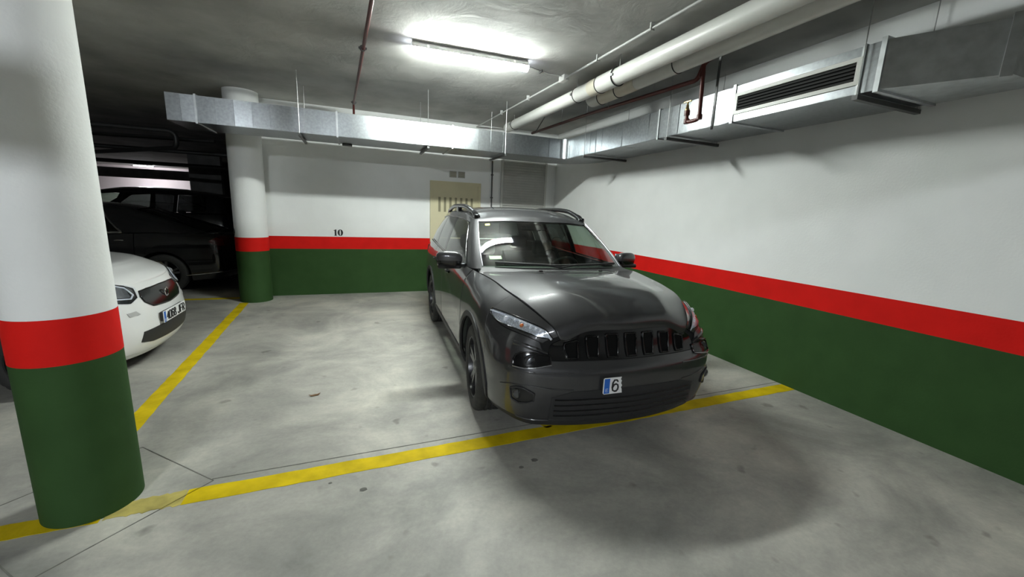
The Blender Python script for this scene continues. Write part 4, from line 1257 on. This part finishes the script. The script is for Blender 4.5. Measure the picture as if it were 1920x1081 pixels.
# number plate, cut off after the first digit
pl = empty('number_plate', (0, 0, 0)); pl.parent = J.root
pc0 = N.ev(-.8, .40)
zc = .535; hp = .112; yp = -.022
xl, xr = -.250, -.106
edge_pts = [(xr, zc - hp / 2), (xr - .004, zc - .03), (xr - .010, zc - .018), (xr - .003, zc - .004), (xr - .012, zc + .012), (xr - .008, zc + .03), (xr - .016, zc + .04), (xr - .010, zc + hp / 2)]
out = [(xl + .008, zc + hp / 2), (xl, zc + hp / 2 - .008), (xl, zc - hp / 2 + .008), (xl + .008, zc - hp / 2)] + edge_pts
plate = MB().prism(out, lambda x, z: (x, yp + .004, z), lambda x, z: (x, yp, z)).build('plate_face', M['plate_white'], pl)
box('country_band', xl + .006, xl + .046, yp - .0012, yp + .001, zc - hp / 2 + .005, zc + hp / 2 - .005, M['plate_blue'], pl)
for b in plate_text(None, 'E', xl + .017, zc - .028, .020, yp - .002, .022): b.build('letter', M['plate_white'], pl)
for b in plate_text(None, '6', xl + .066, zc, .077, yp - .002, .056): b.build('digit', M['black_print'], pl)
box('plate_mount', xl + .01, -.115, yp + .004, .02, zc - .05, zc + .05, M['plastic'], pl)
# side mirrors
for sd in (1, -1):
    b = MB()
    prof = []
    nu_, nv_ = 20, 12
    v = []; f = []
    for i in range(nv_ + 1):
        a = -math.pi / 2 + math.pi * i / nv_
        for k in range(nu_):
            t = 2 * math.pi * k / nu_
            cx = math.copysign(abs(math.cos(a)) ** .6, math.cos(a))
            X_ = .118 * math.copysign(abs(math.sin(a)) ** .7, math.sin(a)); R1 = cx
            Y_ = R1 * .062 * math.copysign(abs(math.cos(t)) ** .7, math.cos(t)); Z_ = R1 * .078 * math.copysign(abs(math.sin(t)) ** .7, math.sin(t))
            v.append((sd * (.985 + X_), 1.66 + Y_ + X_ * .22, 1.155 + Z_ + (.004 if Y_ < 0 else 0)))
    for i in range(nv_):
        for k in range(nu_): f.append((i * nu_ + k, i * nu_ + (k + 1) % nu_, (i + 1) * nu_ + (k + 1) % nu_, (i + 1) * nu_ + k))
    mi = mesh('side_mirror', v, f, M['gloss_black'], J.root, 60)
    cv = [(sd * .985 + (x - sd * .985) * 1.03, 1.66 + (y - 1.66) * 1.04, 1.155 + (max(z, 1.150) - 1.155) * 1.04) for x, y, z in v]
    mesh('mirror_cap', cv, f, M['paint'], mi, 60)
    MB().bevbox(sd * .985 - .112, sd * .985 + .112, 1.60, 1.68, 1.072, 1.115, .015).build('mirror_base', M['gloss_black'], mi, 50)
    MB().bevbox(min(sd * .83, sd * .93), max(sd * .83, sd * .93), 1.60, 1.69, 1.085, 1.125, .014).build('mirror_arm', M['gloss_black'], mi, 50)
    MB().bevbox(sd * .985 - .10, sd * .985 + .10, 1.722, 1.728, 1.095, 1.215, .002).build('mirror_glass', M['mirror'], mi, 50)
# door handles
for sd in (1, -1):
    for t in (8.02, 9.10):
        pts = [N.p(t - .16 + .04 * k, .80, .012 + .022 * math.sin(math.pi * k / 4)) for k in range(5)]
        MB().tube([(sd * p_[0], p_[1], p_[2]) for p_ in pts], .013, 8).build('door_handle', M['gloss_black'], J.root, 50)
# wipers
for (u0, u1, a0) in ((-1.55, -.10, 0), (-.28, 1.55, 0)):
    pts = []
    for k in range(13):
        u = u0 + (u1 - u0) * k / 12
        vv = .105 - .05 * (k / 12) if u1 < .5 else .055 + .03 * (k / 12)
        pts.append(tuple(G.p(u, vv, .018)))
    wp = MB().tube(pts, .011, 8).build('wiper', M['rubber'], J.root, 50)
    q = pts[6]; base = tuple(G.p(u1 * .9 if u1 < .5 else u0 + .2, .03, .012))
    MB().tube([base, tuple((a + c) / 2 + (0 if i < 2 else .012) for i, (a, c) in enumerate(zip(base, q))), q], .009, 8).build('wiper_arm', M['rubber'], wp, 50)
# stickers inside the windscreen
J.ruled('screen_sticker', G, [(-1.66, .905), (-1.50, .907)], [(-1.66, .865), (-1.50, .867)], M['sticker_yellow'], off=.002, n=4, m_=3, edge=0)
J.ruled('screen_sticker', G, [(-1.68, .245), (-1.36, .25)], [(-1.68, .185), (-1.36, .19)], M['sticker_green'], off=.002, n=4, m_=3, edge=0)
# cabin
J.seats((2.30, 3.20), .38, .32, 1.02)
b = MB(); b.prism([(1.28, 1.04), (1.50, 1.085), (1.78, 1.075), (1.84, 1.0), (1.80, .80), (1.40, .6), (1.25, .8)], lambda y, z: (-.74, y, z), lambda y, z: (.74, y, z))
b.build('dashboard', M['dash'], J.root, 40)
MB().tube([(.38 + .185 * math.cos(a), 1.98 - .07 * math.sin(a), .98 + .17 * math.sin(a)) for a in [2 * math.pi * k / 28 for k in range(28)]], .016, 8, closed=True).build('steering_wheel', M['dash'], J.root, 50)
MB().bevbox(-.12, .12, 2.06, 2.09, 1.43, 1.50, .012).build('rear_view_mirror', M['gloss_black'], J.root, 50)
J.wheel(.92, .355, .235, .795, steer=math.radians(-4))
J.wheel(3.62, .355, .235, .795)

# ------------------------------------------------------------------ white city car behind the near pillar
S = Car('white_city_car', SB, SG, [(.62, .29, .335), (2.30, .29, .335)], (-1.78, 4.95, 0), math.pi / 2)
tag(S.root, 'small white city car with black oval grille half hidden behind the near pillar', 'car')
N2, G2 = S.N, S.G
S.shell(2.70, .83, .24)
tf = S.t_at_y(.62 - .338)
T = np.linspace(-tf, tf, 70)
S.patch('front_bumper', N2, T, .085, .992, 20, M['white_paint'])
S.patch('lower_lip', N2, T, .0, .078, 4, M['white_paint'])
T = S.cols(tf + .01, 6.98, 40); S.both('fender', N2, T, S.arch_v(T), .992, 12, M['white_paint'])
T = S.cols(7.0, 9.7, 20); S.both('door', N2, T, np.maximum(S.arch_v(T), .08), .992, 12, M['white_paint'])
T = S.cols(9.72, 14, 40); S.both('rear_quarter_panel', N2, T, S.arch_v(T), .992, 12, M['white_paint'])
S.hood(1.9, 6.9, (.63, 1.005), M['white_paint'], lambda u, w_: .035 * (1 - u ** 4) * math.sin(math.pi * w_) ** .8)
S.cowl(1.9, M['plastic'])
S.patch('windscreen', G2, np.linspace(-1.93, 1.93, 30), .05, .97, 10, M['glass'], edge=0)
S.both('a_pillar', G2, np.linspace(1.95, 2.95, 8), 0, 1, 10, M['gloss_black'])
S.both('side_window', G2, np.linspace(2.97, 5.9, 20), .03, .92, 10, M['glass_dark'], edge=0)
S.both('rear_pillar', G2, np.linspace(5.9, 8.3, 16), 0, 1, 10, M['gloss_black'])
S.both('window_top_rail', G2, np.linspace(2.95, 5.92, 20), .92, 1.0, 3, M['gloss_black'])
S.both('rear_window', G2, np.linspace(8.3, 10, 10), .05, .97, 6, M['glass_dark'], edge=0)
S.roof(2.0, 8.0, M['white_paint'])
S.seats((1.55,), .34, .28, .95)
up = [(-1.40, .845), (-.9, .872), (0, .880), (.9, .872), (1.40, .845)]
lw = [(-1.42, .70), (-1.05, .632), (0, .61), (1.05, .632), (1.42, .70)]
gp = S.ruled('grille_panel', N2, up, lw, M['gloss_black'], off=.004, n=40, m_=10)
S.line('grille_rim', N2, up + [(1.5, .77)] + lw[::-1] + [(-1.5, .77)], .006, M['gloss_black'], gp, off=.004, closed=True, n=60)
q = N2.p(0.0, .745, .012)
MB().tube([(.040 * math.cos(a) * .95 + q[0] - .004, q[1] - .004, q[2] + .040 * math.sin(a)) for a in [math.radians(45 + 270 * k / 20) for k in range(21)]], .008, 8).build('emblem', M['chrome'], S.root, 60)
MB().prism([(.010, .022), (.046, 0), (.010, -.022)], lambda x, z: (q[0] + x, q[1] - .010, q[2] + z), lambda x, z: (q[0] + x, q[1] + .0, q[2] + z)).build('emblem', M['chrome'], S.root)
S.ruled('lower_intake', N2, [(-1.93, .345), (-1.0, .372), (0, .385), (1.0, .372), (1.93, .345)], [(-2.05, .225), (-1.4, .195), (0, .188), (1.4, .195), (2.05, .225)], M['plastic'], off=.004, n=40, m_=6)
for sd in (1, -1):
    up = [(3.75, .955), (3.2, .975), (2.5, .972), (1.95, .955), (1.55, .90)]; lw = [(3.75, .80), (3.2, .72), (2.74, .700), (2.12, .693), (1.66, .765)]
    hl = S.ruled('headlight', N2, up, lw, M['gloss_black'], off=.004, n=30, m_=10, side=sd)
    S.ruled('reflector', N2, [(3.4, .93), (2.7, .945), (2.0, .92)], [(3.4, .80), (2.8, .76), (2.0, .77)], M['steel_dark'], hl, off=.008, side=sd)
    S.line('light_guide', N2, [(3.4, .775), (2.75, .745), (2.05, .75), (1.85, .80), (2.05, .90), (2.5, .935)], .007, M['led'], hl, off=.012, side=sd)
    qq = N2.p(2.7, .845, .004); MB().lathe([(.001, -.03), (.035, -.02), (.048, .0), (.05, .02)], 18, 'y', (sd * qq[0], qq[1], qq[2])).build('projector', M['satin'], hl, 50)
    S.ruled('lens', N2, up, lw, M['lens'], hl, off=.020, n=30, m_=8, side=sd, edge=0)
    S.ruled('day_light', N2, [(2.47, .580), (2.04, .600)], [(2.39, .538), (1.89, .558)], M['grey_plastic'], off=.005, n=8, m_=3, side=sd)
pr = empty('number_plate', (-.03, 0, 0)); pr.parent = S.root
zc, hp, yp = .487, .112, -.018
MB().bevbox(-.26, .26, yp, yp + .006, zc - hp / 2, zc + hp / 2, .0025).build('plate_face', M['plate_white'], pr, 40)
box('country_band', -.255, -.215, yp - .001, yp + .001, zc - hp / 2 + .004, zc + hp / 2 - .004, M['plate_blue'], pr)
for b in plate_text(None, 'E', -.243, zc - .03, .02, yp - .002, .022): b.build('letter', M['plate_white'], pr)
for b in plate_text(None, '4068', -.200, zc, .077, yp - .002, .055): b.build('digit', M['black_print'], pr)
for b in plate_text(None, 'JFR', .055, zc, .077, yp - .002, .060): b.build('letter', M['black_print'], pr)
box('plate_mount', -.24, .24, yp + .005, .02, zc - .045, zc + .045, M['plastic'], pr)
S.wheel(.62, .29, .185, .735, face='rim'); S.wheel(2.30, .29, .185, .735)

# ------------------------------------------------------------------ black saloon beyond it
def simple_car(name, bn, gn, arches, loc, rz, L, W, wx, wr, hoodargs, tF, tC, roofname, paint, label, sedan):
    c = Car(name, bn, gn, arches, loc, rz)
    tag(c.root, label, 'car')
    c.shell(L, W, .26)
    t0 = c.t_at_y(arches[0][0] - arches[0][2] - .004)
    c.patch('front_bumper', c.N, np.linspace(-t0, t0, 50), 0, .992, 12, paint)
    T = c.cols(t0 + .01, 7.05, 40); c.both('fender', c.N, T, c.arch_v(T), .992, 10, paint)
    T = c.cols(7.07, 8.22, 12); c.both('front_door', c.N, T, np.maximum(c.arch_v(T), .08), .992, 12, paint)
    T = c.cols(8.24, 9.3, 12); c.both('rear_door', c.N, T, np.maximum(c.arch_v(T), .08), .992, 12, paint)
    T = c.cols(9.32, 12.0, 40); c.both('rear_quarter_panel', c.N, T, c.arch_v(T), .992, 12, paint)
    c.both('rear_bumper', c.N, np.linspace(12.02, 14, 14), 0, .55, 8, paint)
    c.both('boot_panel', c.N, np.linspace(12.02, 14, 14), .56, .992, 8, paint)
    T = c.cols(6.6, 9.9, 20); lo = c.arch_v(T); c.both('sill', c.N, T, lo, np.maximum(lo + .001, .075), 3, M['plastic'], off=.004)
    c.hood(tF, tC, hoodargs, paint, lambda u, w_: .025 * (1 - u ** 4) * math.sin(math.pi * w_))
    c.cowl(1.9, M['plastic'])
    gl = M['glass_dark']
    c.patch('windscreen', c.G, np.linspace(-1.93, 1.93, 24), .05, .97, 8, M['glass'], edge=0)
    c.both('a_pillar', c.G, np.linspace(1.95, 2.95, 8), 0, 1, 10, paint)
    c.both('front_side_window', c.G, np.linspace(3.0, 4.05, 10), .03, .89, 8, M['glass_side'], edge=0)
    c.both('b_pillar', c.G, np.linspace(4.05, 4.25, 4), .03, .89, 8, M['gloss_black'])
    c.both('rear_side_window', c.G, np.linspace(4.25, 5.9 if sedan else 6.0, 12), .03, .89, 8, gl if not sedan else M['glass_dark'], edge=0)
    c.both('c_pillar', c.G, np.linspace(5.9 if sedan else 6.0, 6.02 if sedan else 6.12, 4), .03, .89, 8, M['gloss_black'])
    if sedan:
        for sd in (1, -1):
            c.ruled('quarter_window', c.G, [(6.0, .86), (6.15, .70), (6.32, .14)], [(6.0, .06), (6.2, .06), (6.36, .06)], gl, off=.004, n=16, m_=6, side=sd)
            c.line('chrome_trim', c.G, [(3.0, .90), (4.5, .905), (5.9, .90), (6.12, .80), (6.36, .16), (6.42, .02), (6.0, .02), (4.5, .02), (3.0, .02)], .020, M['chrome'], off=.008, side=sd, n=80)
        c.both('d_pillar', c.G, np.linspace(6.02, 8.15, 18), 0, 1, 10, paint)
    else:
        c.both('quarter_window', c.G, np.linspace(6.15, 7.1, 10), .05, .87, 8, gl, edge=0)
        c.both('d_pillar', c.G, np.linspace(7.12, 8.3, 10), 0, 1, 10, paint)
    c.both('window_top_rail', c.G, np.linspace(2.95, 7.12, 30), .89, 1.0, 3, paint, off=.001)
    c.both('belt_moulding', c.G, np.linspace(2.95, 7.12, 30), 0, .03, 3, M['gloss_black'], off=.003)
    c.both('rear_window', c.G, np.linspace(8.2, 10, 10), .05, .96, 8, gl, edge=0)
    c.roof(2.0, 8.0, paint, crown=0.0 if sedan else .09)
    if sedan:
        e = c.N.nc - 1
        F = lambda u: np.array([.70 * u, 4.51 - .10 * u * u, 1.06 - .012 * u * u])
        tS = 12.2
        R_ = lambda u: c.N.ev((tS + (e - tS) * (1 - abs(u))) * (1 if u >= 0 else -1), 1.0)
        q0 = np.array([.70, 4.41, 1.048])
        sdv = lambda w_, sg: (lambda q: np.array([sg * q[0], q[1], q[2]]))(q0 * (1 - w_) + c.N.ev(tS, 1.0) * w_ + np.array([.05, 0, .004]) * math.sin(math.pi * w_))
        c.coons('boot_lid', F, R_, lambda w_: sdv(w_, -1), lambda w_: sdv(w_, 1), paint, 25, 13)
        for sd in (1, -1):
            pts = [np.array([.86 - .16 * k / 8, 3.75 + .60 * k / 8, 1.03]) for k in range(9)]
            T = np.linspace(10, 12.2, 14)
            top = c.N.ev(T, np.ones(14)); inn = np.stack([np.interp(T, [10, 12.2], [.80, .66]), top[:, 1], np.full(14, 1.045)], -1)
            A = np.stack([top, inn], 1); A[..., 0] *= sd
            mesh('rear_shoulder', A.reshape(-1, 3), [(2 * i, 2 * i + 2, 2 * i + 3, 2 * i + 1) for i in range(13)], paint, c.root, 40)
            c.ruled('tail_light', c.N, [(11.45, .80), (12.0, .93), (12.7, .93)], [(11.6, .74), (12.0, .70), (12.7, .70)], M['redlens'], off=.006, side=sd)
        c.line('rear_chrome_strip', c.N, [(10.6, .15), (11.6, .17), (12.4, .17), (14, .17)], .010, M['chrome'], off=.008, side=-1 if rz < 0 else 1)
        c.line('rear_chrome_strip', c.N, [(10.6, .15), (11.6, .17), (12.4, .17), (14, .17)], .010, M['chrome'], off=.008, side=1 if rz < 0 else -1)
    for sd in (1, -1):
        MB().bevbox(sd * (W + .09) - .11, sd * (W + .09) + .11, arches[0][0] + .80, arches[0][0] + .92, hoodargs[1] + .03, hoodargs[1] + .19, .04).build('side_mirror', paint, c.root, 50)
        for t in (8.02, 9.1):
            pts = [c.N.p(t - .16 + .04 * k, .82, .010 + .02 * math.sin(math.pi * k / 4)) for k in range(5)]
            MB().tube([(sd * p_[0], p_[1], p_[2]) for p_ in pts], .012, 8).build('door_handle', M['chrome'] if sedan else M['gloss_black'], c.root, 50)
    c.seats((arches[0][0] + 1.45, arches[0][0] + 2.3), .40, .30, 1.0 if sedan else 1.12)
    b = MB(); yd = arches[0][0] + .55; zd = hoodargs[1]
    b.prism([(yd - .1, zd - .06), (yd + .2, zd - .02), (yd + .4, zd - .06), (yd + .38, zd - .3), (yd, zd - .4)], lambda y, z: (-.72, y, z), lambda y, z: (.72, y, z))
    b.build('dashboard', M['dash'], c.root, 40)
    for (yc, zc, r) in arches: c.wheel(yc, wr, .24, wx, detail=False)
    return c
simple_car('black_saloon', DB, DG, [(.93, .34, .385), (3.85, .34, .385)], (-6.95, 9.30, 0), -math.pi / 2, 4.9, .925, .79, .335,
           (1.30, .995), 2.0, 6.95, 'roof', M['black_paint'], 'black saloon car with chrome window trim parked behind the white car', True)
simple_car('black_off_roader', RB, RG, [(.975, .38, .43), (3.84, .38, .43)], (-7.60, 12.55, 0), -math.pi / 2, 4.90, .975, .84, .375,
           (1.166, 1.225), 2.15, 6.86, 'roof', M['black_paint'], 'tall black off road car furthest away beyond the black saloon', False)
